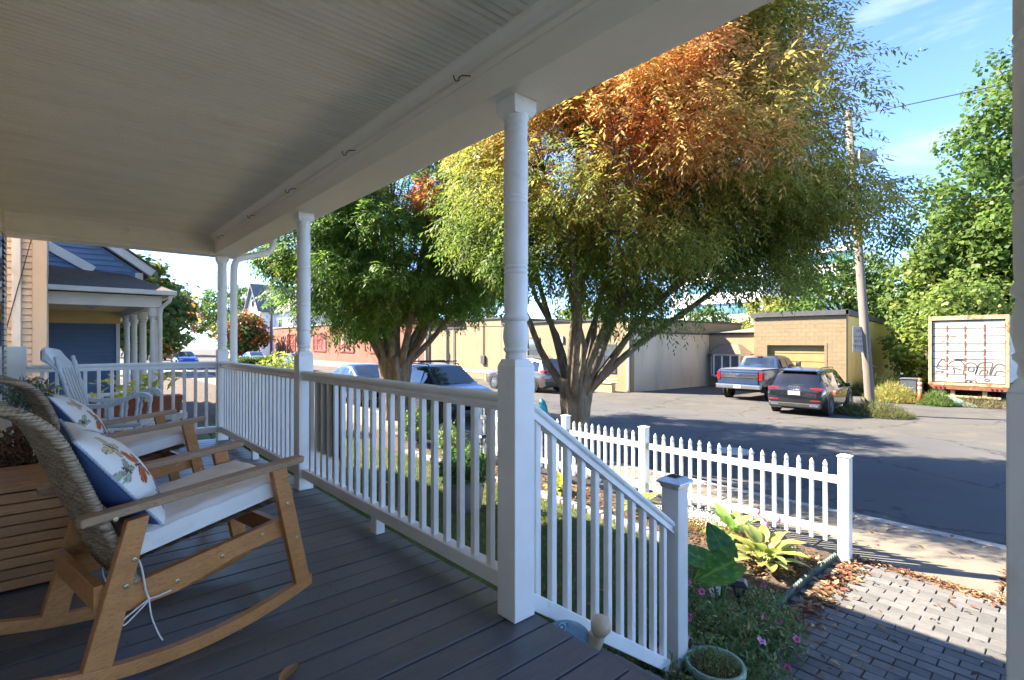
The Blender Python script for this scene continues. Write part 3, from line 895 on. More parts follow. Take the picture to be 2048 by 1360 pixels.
# near frame plane passes the contact point measured on the deck; the chair's own x axis points to the near side
lf = Vector((-math.cos(A11), -math.sin(A11), 0))
o1 = Vector((-2.377, 0.307, 0))+lf*CW
put_chair(c1, o1.x, o1.y, A11)
c2 = copy_tree(c1)
c2['label'] = 'second wooden rocking chair with wicker back, between the nearest one and the white rocker'
put_chair(c2, o1.x-1.80, o1.y-0.06, R(9))

# ---------------------------------------------------------------- printed pillows
BLUEP = (0.055, 0.10, 0.24)
def butterfly(u, v, cx, cy, sc, ang, kind):
    """colour of a wing print at (u,v) or None"""
    du, dv = (u-cx)/sc, (v-cy)/sc
    ca, sa = math.cos(ang), math.sin(ang)
    x, y = abs(ca*du+sa*dv), -sa*du+ca*dv
    pal = {'o': ((0.56,0.13,0.035),(0.16,0.03,0.02)), 'b': ((0.24,0.24,0.46),(0.08,0.08,0.2)), 'y': ((0.62,0.52,0.30),(0.26,0.18,0.09)), 'g': ((0.36,0.40,0.28),(0.14,0.14,0.10))}[kind]
    if x < 0.07 and abs(y) < 0.5: return (0.08,0.04,0.03)
    best = None
    for (ex, ey, ra, rb, ea) in ((0.52,0.30,0.52,0.30,0.6),(0.40,-0.32,0.38,0.27,-0.6)):
        c_, s_ = math.cos(ea), math.sin(ea)
        px, py = x-ex, y-ey
        qx, qy = (c_*px+s_*py)/ra, (-s_*px+c_*py)/rb
        r = qx*qx+qy*qy
        if r < 1:
            a_ = math.atan2(y, x+0.05)
            vein = abs(math.sin(a_*7)) < 0.22
            rim = r > 0.72
            best = pal[1] if (vein or rim) else pal[0]
            if rim and math.sin(a_*26) > 0.75: best = (0.75,0.7,0.62)
    return best
def pillow(label, seed):
    rnd = random.Random(seed)
    fl = [(-.55,.55,.27,.5,'y'),(.05,.62,.26,-.4,'g'),(.55,.5,.32,2.2,'y'),(-.45,-.05,.34,1.2,'o'),(.18,.05,.30,-1.0,'b'),(.72,-.08,.26,.3,'o'),(-.6,-.62,.28,.2,'b'),(-.05,-.55,.33,2.6,'y'),(.55,-.62,.36,.35,'o'),(.9,.85,.25,1,'b'),(-.9,.1,.2,.4,'g')]
    fl = [(a+rnd.uniform(-.08,.08), b_+rnd.uniform(-.08,.08), c, d+rnd.uniform(-.5,.5), k) for a, b_, c, d, k in fl]
    pl = thing('throw_pillow', label, 'pillow', group='butterfly print throw pillows')
    nn = 110; hsz = 0.25
    def surf(sign):
        m = MB(); rows = []; cols = []
        for i in range(nn+1):
            row = []
            for j in range(nn+1):
                u = j/nn*2-1; v = i/nn*2-1
                pin = 1-0.07*((1-u*u)*v*v*0+ (1-abs(u))*abs(v)**4*0) 
                x = u*hsz*(1-0.075*(1-v*v)); y = v*hsz*(1-0.075*(1-u*u))
                h = 0.10*max(0.0,(1-u*u))**0.55*max(0.0,(1-v*v))**0.55+0.002*math.sin(u*7+v*3)
                row.append((x, y, sign*h))
                if sign > 0:
                    col = None
                    for f in fl:
                        col = butterfly(u, v, *f)
                        if col: break
                    cols.append(col or (0.80,0.77,0.72))
                else: cols.append(BLUEP)
            rows.append(row)
        m.grid(rows if sign > 0 else [r for r in rows])
        m.c = cols
        return m
    PF = vcol_mat('pillow_print', 0.85, 0.15, 200)
    surf(1).build('printed_face', PF, pl, True)
    surf(-1).build('blue_back', PF, pl, True, fix=True)
    # woven trim round the edge
    tr = MB(); ed = []
    for k in range(4*60):
        s_, q = divmod(k, 60); q = q/60*2-1
        u, v = [(q,-1),(1,q),(-q,1),(-1,-q)][s_]
        ed.append((u*hsz*(1-0.075*(1-v*v)), v*hsz*(1-0.075*(1-u*u)), 0))
    tr.tube(ed+[ed[0]], [0.0045+0.002*(k % 2) for k in range(len(ed)+1)], 6)
    tr.build('edge_trim', pm('pillow_trim', (0.30,0.36,0.48),(0.45,0.48,0.55),60,0.8), pl, True)
    return pl
def place_pillow(pl, ch, x, y, z, tilt, twist, spin):
    M = ch.matrix_basis @ Matrix.Translation((x, y, z)) @ Matrix.Rotation(twist, 4, 'Z') @ Matrix.Rotation(tilt, 4, 'X') @ Matrix.Rotation(spin, 4, 'Z')
    pl.matrix_basis = M
p1 = pillow('blue backed butterfly pillow leaning in the nearest rocking chair', 3)
place_pillow(p1, c1, 0.0, -0.085, 0.70, R(-54), R(-9), R(184))
p2 = pillow('butterfly pillow lying in the second rocking chair', 9)
place_pillow(p2, c2, 0.0, -0.085, 0.695, R(-54), R(-9), R(177))

# ---------------------------------------------------------------- white spindle rocker at the far end
def spindle(mb, a, b_, r, beads=4, n=10):
    """turned stick between two points"""
    a = Vector(a); b_ = Vector(b_); pts = []; rad = []
    m = 6*beads+1
    for i in range(m):
        t = i/(m-1); ph = (i % 6)
        rr = {0: 0.72, 1: 1.0, 2: 1.12, 3: 1.0, 4: 0.72, 5: 0.95}[ph]
        pts.append(a+(b_-a)*t); rad.append(r*rr*(0.85 if i in (0, m-1) else 1))
    mb.tube(pts, rad, n)
PALE = pm('pale_blue_paint', (0.60,0.63,0.66), (0.52,0.55,0.585), 5, 0.45, 0.1, 60, dirt=(0.38,0.36,0.33), dscale=14, dlo=0.68, dhi=0.8)
wr = thing('white_rocking_chair', 'pale painted spindle rocking chair with scrolled arms at the far railing', 'chair')
for s in (1, -1):
    X0 = s*0.25
    MB().prism([(y, (y-.08)**2/2.6) for y in [-.55+1.1*i/20 for i in range(21)]]+[(y, (y-.08)**2/2.6+.04) for y in [.55-1.1*i/20 for i in range(21)]], 'x', X0-.016, X0+.016).build('rocker', PALE, wr, fix=True, bevel=0.003)
    m = MB(); spindle(m, (X0,.28,.05), (X0*.92,.24,.42), .022, 3); m.build('leg', PALE, wr, True)
    m = MB(); spindle(m, (X0,-.22,.06), (X0*.92,-.16,.42), .022, 3); m.build('leg', PALE, wr, True)
    m = MB(); spindle(m, (X0*.9,-.20,.43), (X0*.98,-.36,1.10), .021, 6); m.build('back_post', PALE, wr, True)
    arm = curve_eval([(X0*1.05,-.25,.655),(X0*1.1,-.12,.630),(X0*1.13,.08,.640),(X0*1.14,.20,.70),(X0*1.14,.30,.728),(X0*1.14,.36,.700),(X0*1.13,.345,.665)], 26)
    P = []
    for i, p in enumerate(arm):
        t = (arm[min(i+1,25)]-arm[max(i-1,0)]).normalized(); nr = Vector((0,-t.z,t.y)); wd = 0.030+0.018*min(1,i/18)
        P.append([p+Vector((-wd,0,0))-nr*.019, p+Vector((wd,0,0))-nr*.019, p+Vector((wd,0,0))+nr*.019, p+Vector((-wd,0,0))+nr*.019])
    mm = MB().grid(P, True); mm.f.append((0,1,2,3)); mm.f.append((103,102,101,100)); mm.build('arm', PALE, wr, True, fix=True, auto=40)
    for q, yy in enumerate((-.10,.04,.18,.30)):
        m = MB(); spindle(m, (X0*.98, yy*.9, .445), (X0*1.1, yy, .640 if q < 2 else (.685 if q == 2 else .71)), .017, 2); m.build('arm_spindle', PALE, wr, True)
MB().prism([(-.26,-.24),(.26,-.24),(.285,.05),(.28,.30),(.2,.335),(-.2,.335),(-.28,.30),(-.285,.05)], 'z', .415, .45).build('seat', PALE, wr, fix=True, bevel=0.012, seg=3)
for k in range(5):
    x0 = -.155+.0775*k
    pts = curve_eval([(x0*.95,-.205,.445),(x0,-.22,.60),(x0*1.02,-.28,.80),(x0*1.05,-.33,.99)], 10)
    P = [[p+Vector((-.02,0,0)), p+Vector((.02,0,0)), p+Vector((.02,.010,0)), p+Vector((-.02,.010,0))] for p in pts]
    MB().grid(P, True).build('back_splat', PALE, wr, True, fix=True, auto=40)
crest = []
for i in range(25):
    u = i/24*2-1
    h = 0.21-0.03*abs(u)**2-(0.06 if abs(u) > .72 else 0)*((abs(u)-.72)/.28)
    base = .955+.012*(1-u*u)
    yb = -.325-.05*(1-u*u)
    crest.append((u*.29, yb, base, h))
P = []
for (x_, y_, z_, h) in crest:
    P.append([(x_,y_-.012,z_),(x_,y_+.012,z_),(x_,y_-.05,z_+h*.6),(x_,y_-.095,z_+h),(x_,y_-.12,z_+h+.006),(x_,y_-.128,z_+h-.01),(x_,y_-.075,z_+h*.6)])
mm = MB().grid(P, True); mm.f.append(tuple(range(7))); mm.f.append(tuple(reversed(range(168,175)))); mm.build('crest_rail', PALE, wr, True, fix=True, auto=45)
wr.location = (-6.47, 0.386, 0.01); wr.rotation_euler = (0, 0, R(-15))

# ---------------------------------------------------------------- slatted wooden box between the chairs
bx = thing('slatted_box', 'brown slatted wooden deck box behind the nearest rocking chair', 'box', (-3.55, -0.38, 0))
BOXW = wood_mat('deck_box_wood', (0.44,0.21,0.08), (0.32,0.145,0.05), (1.2, 1.2, 9), 0.5, 0.16, 0.12, 5)
for k in range(9):
    MB().box(-.022, 0, .0, .47, .012+k*.0535, .012+k*.0535+.048).build('slat', BOXW, bx, bevel=0.003)
    MB().box(-.60, -.0225, .448, .47, .012+k*.0535, .012+k*.0535+.048).build('slat', BOXW, bx, bevel=0.003)
for k in range(9):
    MB().box(-.612+k*.0695, -.612+k*.0695+.064, -.0, .482, .497, .519).build('lid_slat', BOXW, bx, bevel=0.003)
MB().box(-.58, -.03, .01, .44, .01, .49).build('liner', pm('box_liner', (0.03,0.02,0.012), (0.04,0.028,0.018), 4, 0.9), bx)
# ================================================================ buildings
def window(parent, x0, x1, y, z0, z1, fr, gl, nx=1, nz=2, face='-y', t=0.06, depth=0.05):
    """a window on a wall facing -y (at y) or +x (x and y swapped): frame bars and panes"""
    w_ = empty('window', parent=parent)
    def bx_(mb, a0, a1, d0, d1, b0, b1):
        if face == '-y': mb.box(a0, a1, y-d1, y-d0, b0, b1)
        else: mb.box(y+d0, y+d1, a0, a1, b0, b1)
    m = MB()
    bx_(m, x0, x0+t, -.02, depth, z0, z1); bx_(m, x1-t, x1, -.02, depth, z0, z1)
    bx_(m, x0+t, x1-t, -.02, depth, z0, z0+t); bx_(m, x0+t, x1-t, -.02, depth, z1-t, z1)
    for k in range(1, nx):
        xx = x0+(x1-x0)*k/nx; bx_(m, xx-t*.35, xx+t*.35, -.02, depth*.8, z0+t, z1-t)
    for k in range(1, nz):
        zz = z0+(z1-z0)*k/nz; bx_(m, x0+t, x1-t, -.02, depth*.7, zz-t*.35, zz+t*.35)
    m.build('frame', fr, w_)
    for i in range(nx):
        for k in range(nz):
            p = MB(); bx_(p, x0+t+(x1-x0-2*t)*i/nx+.004, x0+t+(x1-x0-2*t)*(i+1)/nx-.004, -.01, .012, z0+t+(z1-z0-2*t)*k/nz+.004, z0+t+(z1-z0-2*t)*(k+1)/nz-.004)
            p.build('pane', gl, w_)
    return w_
GLASS = glass_mat('window_glass', (0.03,0.04,0.05))
DARKTRIM = pm('dark_trim', (0.045,0.045,0.05), (0.07,0.068,0.066), 3, 0.7)

# ---- long rendered building across the street
STUCCO = pm('tan_stucco', (0.28,0.212,0.123), (0.24,0.18,0.10), 0.6, 0.85, 0.25, 12, 0.01, coord='World', dirt=(0.27,0.20,0.115), dscale=0.9, dlo=0.52, dhi=0.8)
STUCCO2 = pm('tan_stucco_shade_lift', (0.60,0.48,0.33), (0.54,0.43,0.29), 0.7, 0.85, 0.2, 12, 0.01, coord='World', stretch=(1,1,.35), dirt=(0.40,0.31,0.20), dscale=1.1, dlo=0.5, dhi=0.8)  # paler copy of the tan stucco, its colour lifts the shaded return wall
tan = thing('tan_building', 'long low tan rendered building with stepped parapet behind the grey car', 'building')
GZ = -1.45
MB().box(-34.6,-29.5, 21.7, 34, GZ, 2.26).build('wall', STUCCO, tan)
MB().box(-29.498,-25.6, 21.69, 34, GZ, 2.80).build('wall', STUCCO, tan)
MB().box(-25.598,-15.4, 21.7, 34, GZ, 2.42).build('wall', STUCCO, tan)
MB().box(-34.6,-29.45, 21.62, 34, 2.262, 2.36).box(-29.55,-25.55,21.60,34,2.803,2.90).box(-25.54,-15.35,21.62,34,2.423,2.52).build('parapet_cap', DARKTRIM, tan)
for (a_, b_, z0, z1, nx) in ((-23.05,-21.95,0.05,1.55,1),(-17.95,-16.35,-0.35,1.15,2)):
    window(tan, a_, b_, 21.7, z0, z1, DARKTRIM, GLASS, nx, 2)
MB().box(-24.1,-23.4, 21.66, 21.72, -1.36, 0.75).build('door', pm('brown_door', (0.16,0.085,0.045),(0.12,0.06,0.03),4,0.6), tan)
MB().tube([(-15.55,21.63,2.3),(-15.55,21.63,-1.3)], 0.05, 8).build('downspout', WHITE, tan)
MB().box(-27.6,-27.2,21.55,21.69,-.2,.35).build('meter_box', DARKTRIM, tan)
MB().tube([(-27.4,21.64,.36),(-27.4,21.64,2.7)], .03, 6).build('conduit', DARKTRIM, tan)
MB().box(-20.6,-20.0,21.62,21.69,1.2,1.6).build('wall_vent', DARKTRIM, tan)
for k in range(5): MB().box(-20.58,-20.02,21.60,21.615,1.24+k*.07,1.275+k*.07).build('vent_slat', WHITE, tan)
MB().tube([(-30.9,21.62,2.2),(-30.9,21.62,-1.3)], .05, 8).build('downspout', STUCCO2, tan)
# grey fire-door frame beside the brick part
MB().box(-35.8,-34.75, 21.60, 21.66, -1.4, 1.55).build('side_door', pm('rust_door',(0.20,0.09,0.06),(0.14,0.07,0.05),3,0.7), tan)
MB().box(-34.74,-34.64,21.56,21.68,-1.4,1.7).box(-35.95,-35.81,21.56,21.68,-1.4,1.7).build('door_frame', pm('pale_frame',(0.5,0.44,0.34),(0.42,0.37,0.28),3,0.7), tan)
# low wing going back
wing = thing('tan_wing', 'low tan wing with wooden bay window beside the pickup truck', 'building')
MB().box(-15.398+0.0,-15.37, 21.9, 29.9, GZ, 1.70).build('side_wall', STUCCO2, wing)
MB().box(-15.37,-11.0, 29.6, 36, GZ, 1.70).build('wall', STUCCO, wing)
MB().box(-15.5,-15.30, 21.9, 29.6, 1.703, 1.80).box(-15.3,-11.0,29.52,36,1.703,1.82).build('fascia', DARKTRIM, wing)
MB().add([(-15.3,29.4,1.83),(-11,29.4,1.83),(-11,36,2.3),(-15.3,36,2.3)],[(0,1,2,3)]).build('roof', pm('grey_shingle',(0.22,0.19,0.16),(0.15,0.13,0.11),6,0.95,0.4,30), wing)
bay = empty('bay_window', (-14.05, 29.58, 0), parent=wing)
BAYW = pm('bay_shingle',(0.14,0.10,0.075),(0.20,0.15,0.11),8,0.9,0.4,40)
for (pa, pb) in (((-1.15,0),(-.75,-.5)),((-.75,-.5),(.75,-.5)),((.75,-.5),(1.15,0))):
    MB().bar((pa[0],pa[1],-.72),(pb[0],pb[1],-.72),.06,.10).build('sill_rail', WHITE, bay); MB().bar((pa[0],pa[1],.52),(pb[0],pb[1],.52),.06,.10).build('head_rail', WHITE, bay)
    nn = 3 if abs(pa[0]-pb[0]) > 1 else 1
    for q in range(nn):
        u0 = np.array(pa)+(np.array(pb)-np.array(pa))*q/nn; u1 = np.array(pa)+(np.array(pb)-np.array(pa))*(q+1)/nn
        MB().bar((u0[0],u0[1],-.1),(u1[0],u1[1],-.1),.015,1.14).build('pane', GLASS, bay)
        MB().box(u0[0]-.04,u0[0]+.04,u0[1]-.04,u0[1]+.04,-.67,.47).build('mullion', WHITE, bay)
MB().add([(-1.4,0,.575),(-.95,-.72,.575),(.95,-.72,.575),(1.4,0,.575),(-.6,0,1.15),(.6,0,1.15),(-.5,-.12,1.15),(.5,-.12,1.15)],
         [(0,1,6,4),(1,2,7,6),(2,3,5,7),(4,6,7,5),(3,2,1,0)]).build('bay_roof', BAYW, bay)
MB().add([(-1.1,0,-.77),(-.72,-.46,-.77),(.72,-.46,-.77),(1.1,0,-.77),(-.5,0,-1.2),(.5,0,-1.2)],[(0,1,2,3),(0,4,5,3),(1,4,0),(1,2,5,4),(2,3,5)]).build('bay_base', STUCCO2, bay)

# ---- block garage
BLOCKM = pm('painted_block', (0.23,0.168,0.09), (0.197,0.143,0.075), 2.5, 0.8, 0.45, 30, 0.005, 0.05, dirt=(0.25,0.18,0.085), dscale=1.4, dlo=0.55, dhi=0.8)
YELM = pm('yellow_render', (0.60,0.45,0.16), (0.54,0.40,0.135), 0.7, 0.8, 0.3, 20, 0.006, coord='World', dirt=(0.36,0.25,0.075), dscale=1.0, dlo=0.56, dhi=0.78)
gar = thing('block_garage', 'yellow painted block garage with dark roof edge and wide roll-up door', 'garage')
GX0, GX1, GY = -12.25, -7.85, 28.6
MB().add([(GX0,GY+.25,GZ),(GX1,GY+.25,GZ),(GX1-.25,39.5,GZ),(GX0,39.5,GZ),(GX0,GY+.25,2.61),(GX1,GY+.25,2.61),(GX1-.25,39.5,2.20),(GX0,39.5,2.20)],
         [(0,1,5,4),(1,2,6,5),(2,3,7,6),(3,0,4,7),(4,5,6,7)]).build('wall', YELM, gar)
blk = MB().box(-.1975,.1975,-.02,.247,-.0975,.0975).mesh('block', BLOCKM)
DX0, DX1, DZ = -11.55, -8.80, 1.10
for r in range(20):
    z = GZ+0.1+0.2*r+.02
    off = (r % 2)*0.2
    x = GX0+.2-off
    while x < GX1+.1:
        a_, b_ = max(x-.2, GX0), min(x+.2, GX1)
        if z+.1 < DZ+.16 and b_ > DX0-.02 and a_ < DX1+.02:
            # trim at the door opening
            if a_ < DX0-.05: b_ = DX0-.02
            elif b_ > DX1+.05: a_ = DX1+.02
            else: x += .4; continue
        if b_-a_ > .06: inst('block', blk, gar, ((a_+b_)/2, GY+random.uniform(-.003,.003), z), (0,0,0), ((b_-a_)/.4, 1, 1))
        x += .4
MB().box(DX0-.12,DX0-.001,GY-.035,GY+.24,GZ,DZ).box(DX1+.001,DX1+.12,GY-.035,GY+.24,GZ,DZ).box(DX0-.12,DX1+.12,GY-.035,GY+.24,DZ+.001,DZ+.12).build('door_surround', BLOCKM, gar)
DOORM = pm('garage_door_paint', (0.30,0.22,0.085),(0.26,0.19,0.07),2,0.6,rnd=.03)
gd = empty('garage_door', parent=gar)
for k in range(6):
    MB().box(DX0,DX1,GY+.17,GY+.20,-1.42+k*.42,-1.42+k*.42+.39).build('door_panel', DOORM, gd, bevel=.008)
MB().box(GX0-.12,GX1+.14,GY-.16,GY+.02,2.60,2.84).build('roof_edge', DARKTRIM, gar)
MB().add([(GX1+.02,GY-.16,2.58),(GX1+.16,GY-.16,2.58),(GX1-.1,39.6,2.16),(GX1-.24,39.6,2.16),(GX1+.02,GY-.16,2.835),(GX1+.16,GY-.16,2.835),(GX1-.1,39.6,2.40),(GX1-.24,39.6,2.40)],
         [(0,3,2,1),(4,5,6,7),(0,1,5,4),(1,2,6,5),(2,3,7,6),(3,0,4,7)]).build('roof_edge', DARKTRIM, gar)
MB().add([(GX0-.1,GY,2.70),(GX1+.1,GY,2.70),(GX1-.15,39.5,2.30),(GX0-.1,39.5,2.30)],[(0,1,2,3)]).build('roof', DARKTRIM, gar)

# ---- red brick building
def brickmat():
    m, t, b = _new('red_brick')
    vec = _coord(t, 'World')
    sw = t.nodes.new('ShaderNodeMapping'); sw.inputs['Rotation'].default_value = (R(90), 0, 0)
    t.links.new(vec, sw.inputs['Vector'])
    br = t.nodes.new('ShaderNodeTexBrick')
    br.inputs['Color1'].default_value = (0.28,0.097,0.058,1); br.inputs['Color2'].default_value = (0.23,0.075,0.047,1); br.inputs['Mortar'].default_value = (0.32,0.18,0.13,1)
    br.inputs['Scale'].default_value = 4.6; br.inputs['Mortar Size'].default_value = 0.012
    t.links.new(sw.outputs['Vector'], br.inputs['Vector'])
    c = _mix(t, _ramp(t, _noise(t, vec, 0.5, 6), 0.45, 0.75, (0,0,0,1), (.5,.5,.5,1)), br.outputs['Color'], (0.33,0.17,0.12))
    t.links.new(c, b.inputs['Base Color']); b.inputs['Roughness'].default_value = 0.9
    return m
BRICK = brickmat()
bk = thing('brick_building', 'low red brick building with red barred windows across the street', 'building')
MB().box(-73,-35.96, 21.7, 36, GZ, 3.12).build('wall', BRICK, bk)
MB().box(-73.1,-35.94, 21.6, 36, 3.123, 3.25).build('coping', pm('pale_coping',(0.5,0.45,0.40),(0.4,0.36,0.32),2,0.8), bk)
MB().box(-73,-35.96, 21.60, 21.695, GZ, -0.75).build('plinth', pm('plinth',(0.48,0.36,0.28),(0.40,0.30,0.23),2,0.9), bk)
REDF = pm('red_window_paint', (0.36,0.075,0.045),(0.28,0.06,0.04),5,0.6)
REDG = glass_mat('red_pane', (0.22,0.06,0.045), 0.3)
for (a_, b_) in ((-58.6,-54.9),(-51.4,-47.9),(-67.5,-64.5),(-44.5,-41.2)):
    window(bk, a_, b_, 21.7, 0.25, 2.35, REDF, REDG, 3, 3, t=0.16, depth=.08)
MB().box(-71.8,-70.2,21.62,21.69,-1.4,1.2).build('door', DARKTRIM, bk)

# ---- white gabled house further up the street
wh = thing('white_house', 'white clapboard house with grey gabled roof beyond the brick building', 'house')
WCL = pm('white_clapboard', (0.76,0.77,0.80),(0.68,0.69,0.72),1,0.7)
SLATE = pm('slate_roof', (0.11,0.11,0.125),(0.15,0.15,0.165),1.5,0.85,0.3,8)
wx0, wx1, wy0, wy1 = -113.0, -80.0, 26.5, 36.0
MB().box(wx0,wx1,wy0,wy1,GZ,6.0).build('wall', WCL, wh)
MB().prism([(wy0-.5,5.9),(wy0-.5,6.15),((wy0+wy1)/2,10.6),(wy1+.5,6.15),(wy1+.5,5.9)], 'x', wx0-.5, wx1+.5).build('roof', SLATE, wh, fix=True)
gx0, gx1 = -97.0, -88.5
gy = wy0-2.2
MB().prism([(gx0,GZ),(gx1,GZ),(gx1,6.2),((gx0+gx1)/2,10.6),(gx0,6.2)], 'y', gy, wy0-.01).build('gable_wall', WCL, wh, fix=True)
gm = (gx0+gx1)/2
MB().add([(gx0-.5,gy-.5,5.75),(gm,gy-.5,10.7),(gx1+.5,gy-.5,5.75),(gx0-.5,gy-.5,6.15),(gm,gy-.5,11.1),(gx1+.5,gy-.5,6.15),(gx0-.5,wy0+4,6.15),(gm,wy0+4.5,11.1),(gx1+.5,wy0+4,6.15)],
         [(0,1,4,3),(1,2,5,4),(3,4,7,6),(4,5,8,7)]).build('gable_roof', SLATE, wh, fix=True)
for (a_, b_, z0, z1) in ((gx0+1.4,gx0+2.9,2.8,5.0),(gx1-2.9,gx1-1.4,2.8,5.0),(gm-.8,gm+.8,7.2,8.9)):
    window(wh, a_, b_, gy, z0, z1, DARKTRIM, GLASS, 1, 2, t=.16)
for (a_, b_) in ((-110,-108),(-104,-102),(-86.5,-85)): window(wh, a_, b_, wy0, 2.8, 5.0, DARKTRIM, GLASS, 1, 2, t=.16)
pr = empty('porch', parent=wh)
MB().add([(gx0-6,gy-3,1.4),(gx1,gy-3,1.4),(gx1,gy-.01,2.4),(gx0-6,gy-.01,2.4),(gx0-6,gy-3,1.1),(gx1,gy-3,1.1)],[(0,1,2,3),(0,4,5,1)]).build('porch_roof', WCL, pr)
for k in range(6): MB().box(gx0-5.9+k*2.8,gx0-5.6+k*2.8,gy-2.9,gy-2.6,-1.2,1.1).build('porch_column', WCL, pr)
MB().box(gx0-6,gx1,gy-2.8,gy-2.7,-.15,.0).build('porch_rail', WCL, pr)
MB().box(gx0-6,gx1,gy-3,gy-.02,-1.3,-.7).build('porch_floor', WCL, pr)

# ---- blue houses further along on this side
BLUE = pm('blue_clapboard', (0.15,0.245,0.43),(0.13,0.215,0.38),1.5,0.65,rnd=.05)
TRIM = pm('white_trim_paint', (0.76,0.75,0.73),(0.68,0.67,0.64),2,0.55)
PYEL = pm('porch_ceiling_yellow', (0.80,0.62,0.26),(0.75,0.57,0.23),2,0.6)
SHIN = pm('brown_shingle', (0.075,0.06,0.05),(0.12,0.095,0.075),10,0.95,0.5,25)
bl = thing('blue_house', 'blue clapboard house with white trim and yellow ceilinged porch next door', 'house')
MB().box(-27,-16.0, -10, -0.30, -1.05, 3.1).build('wall', BLUE, bl)
# upper storey, gable facing us
up = [(1.57,2.55),(1.57,3.0),(-3.4,6.6),(-8.4,3.0),(-8.4,2.55)]
MB().prism(up, 'x', -26, -16.0).build('upper_wall', BLUE, bl, fix=True)
def course(par, x, y0, y1, z, h, mat, name='clapboard'):
    MB().add([(x,y0,z+.009),(x+.034,y0,z+.009),(x+.006,y0,z+h),(x,y0,z+h),(x,y1,z+.009),(x+.034,y1,z+.009),(x+.006,y1,z+h),(x,y1,z+h)],
             [(0,4,5,1),(1,5,6,2),(2,6,7,3),(0,1,2,3),(7,6,5,4)]).build(name, mat, par, fix=True)
for k in range(23):
    z = 2.62+k*.125
    yr = 1.55-max(0, (z+.12-3.0))/0.724
    course(bl, -15.999, -3.5, yr-.02, z, .124, BLUE, 'shingle_course')
MB().box(-16.0,-15.95,1.44,1.60,2.5,3.0).build('corner_board', TRIM, bl)
# rake boards and roof
def rake(y0, z0, y1, z1, x, th, hh, name, mat):
    MB().bar((x,y0,z0),(x,y1,z1), th, hh, (0,0,1)).build(name, mat, bl)
rake(1.80,3.00,-3.4,6.78, -15.86,.26,.20,'rake_board',TRIM)
rake(1.86,3.09,-3.4,6.92, -15.84,.34,.05,'roof_edge',SHIN)
MB().add([(-26,1.86,3.06),(-15.99,1.86,3.06),(-15.99,-3.4,6.90),(-26,-3.4,6.90),(-26,-9,2.93),(-15.99,-9,2.93)],[(0,1,2,3),(3,2,5,4)]).build('roof', SHIN, bl)
rake(0.62,2.98,-.95,3.95,-15.93,.06,.20,'rake_board',TRIM)
# the porch: hipped roof, beam, columns, yellow ceiling
bp = empty('porch', parent=bl)
MB().add([(-14.1,-.35,2.44),(-14.1,2.0,2.44),(-26,2.0,2.44),(-16.0,-.35,3.06),(-16.0,1.25,2.95),(-26,1.2,2.95),(-26,-.35,3.06)],[(0,1,4,3),(1,2,5,4),(3,4,5,6)]).build('porch_roof', SHIN, bp)
MB().box(-14.2,-14.08,-.35,2.06,2.33,2.435).box(-26,-14.21,1.96,2.06,2.33,2.435).build('gutter', TRIM, bp, bevel=.01)
MB().box(-14.65,-14.40,-.35,1.80,2.06,2.32).box(-26,-14.66,1.55,1.80,2.06,2.32).build('porch_beam', TRIM, bp)
MB().box(-26,-14.66,-.3,1.54,2.24,2.30).build('porch_ceiling', PYEL, bp)
MB().box(-21.5,-21.32,-.3,1.54,1.86,2.235).build('end_beam', PYEL, bp)
for xx in (-14.52,-16.6,-18.75,-20.9):
    MB().lathe([(.115,-.75),(.115,-.62),(.085,-.60),(.085,.3),(.075,1.78),(.095,1.80),(.095,1.84),(.12,1.86),(.12,2.05)], (xx,1.66,0), 14).build('porch_column', TRIM, bp, True, auto=40)
MB().box(-26,-14.4,-.3,1.8,-1.05,-.75).build('porch_floor', pm('porch_grey',(0.3,0.3,0.3),(0.25,0.25,0.25),2,0.8), bp)
MB().box(-21.6,-21.505,-.3,1.42,-.75,2.2).build('end_wall', BLUE, bp)
for k in range(23): course(bp, -21.504, -.3, 1.40, -.72+k*.125, .124, BLUE)
MB().box(-21.50,-21.42,1.42,1.52,-.75,1.86).build('corner_board', TRIM, bp)
MB().box(-16.2,-15.98,-.33,-.27,-.74,1.35).build('door', TRIM, bp)
lamp = empty('ceiling_lamp', (-16.6,.62,2.24), parent=bl)
MB().lathe([(.20,0),(.21,-.03),(.19,-.05)], n=18).build('lamp_base', IRON, lamp, True)
MB().lathe([(.185,-.05),(.16,-.09),(.10,-.125),(.03,-.14),(.005,-.16)], n=18).build('lamp_shade', pm('lamp_glass',(0.5,0.45,0.36),(0.42,0.37,0.3),20,0.4), lamp, True)
# rail with pointed posts
for k in range(16): MB().box(-14.54,-14.49,-.25+k*.118,-.20+k*.118,-.72,.05).build('rail_baluster', TRIM, bp)
MB().box(-14.56,-14.47,-.3,1.6,.052,.12).box(-14.55,-14.48,-.3,1.6,-.74,-.70).build('porch_rail', TRIM, bp)
MB().tube([(-14.15,1.95,2.33),(-14.2,1.92,2.2),(-14.3,1.78,2.05),(-14.32,1.76,1.9),(-14.32,1.76,-1)], .045, 8).build('downspout', TRIM, bp, True)

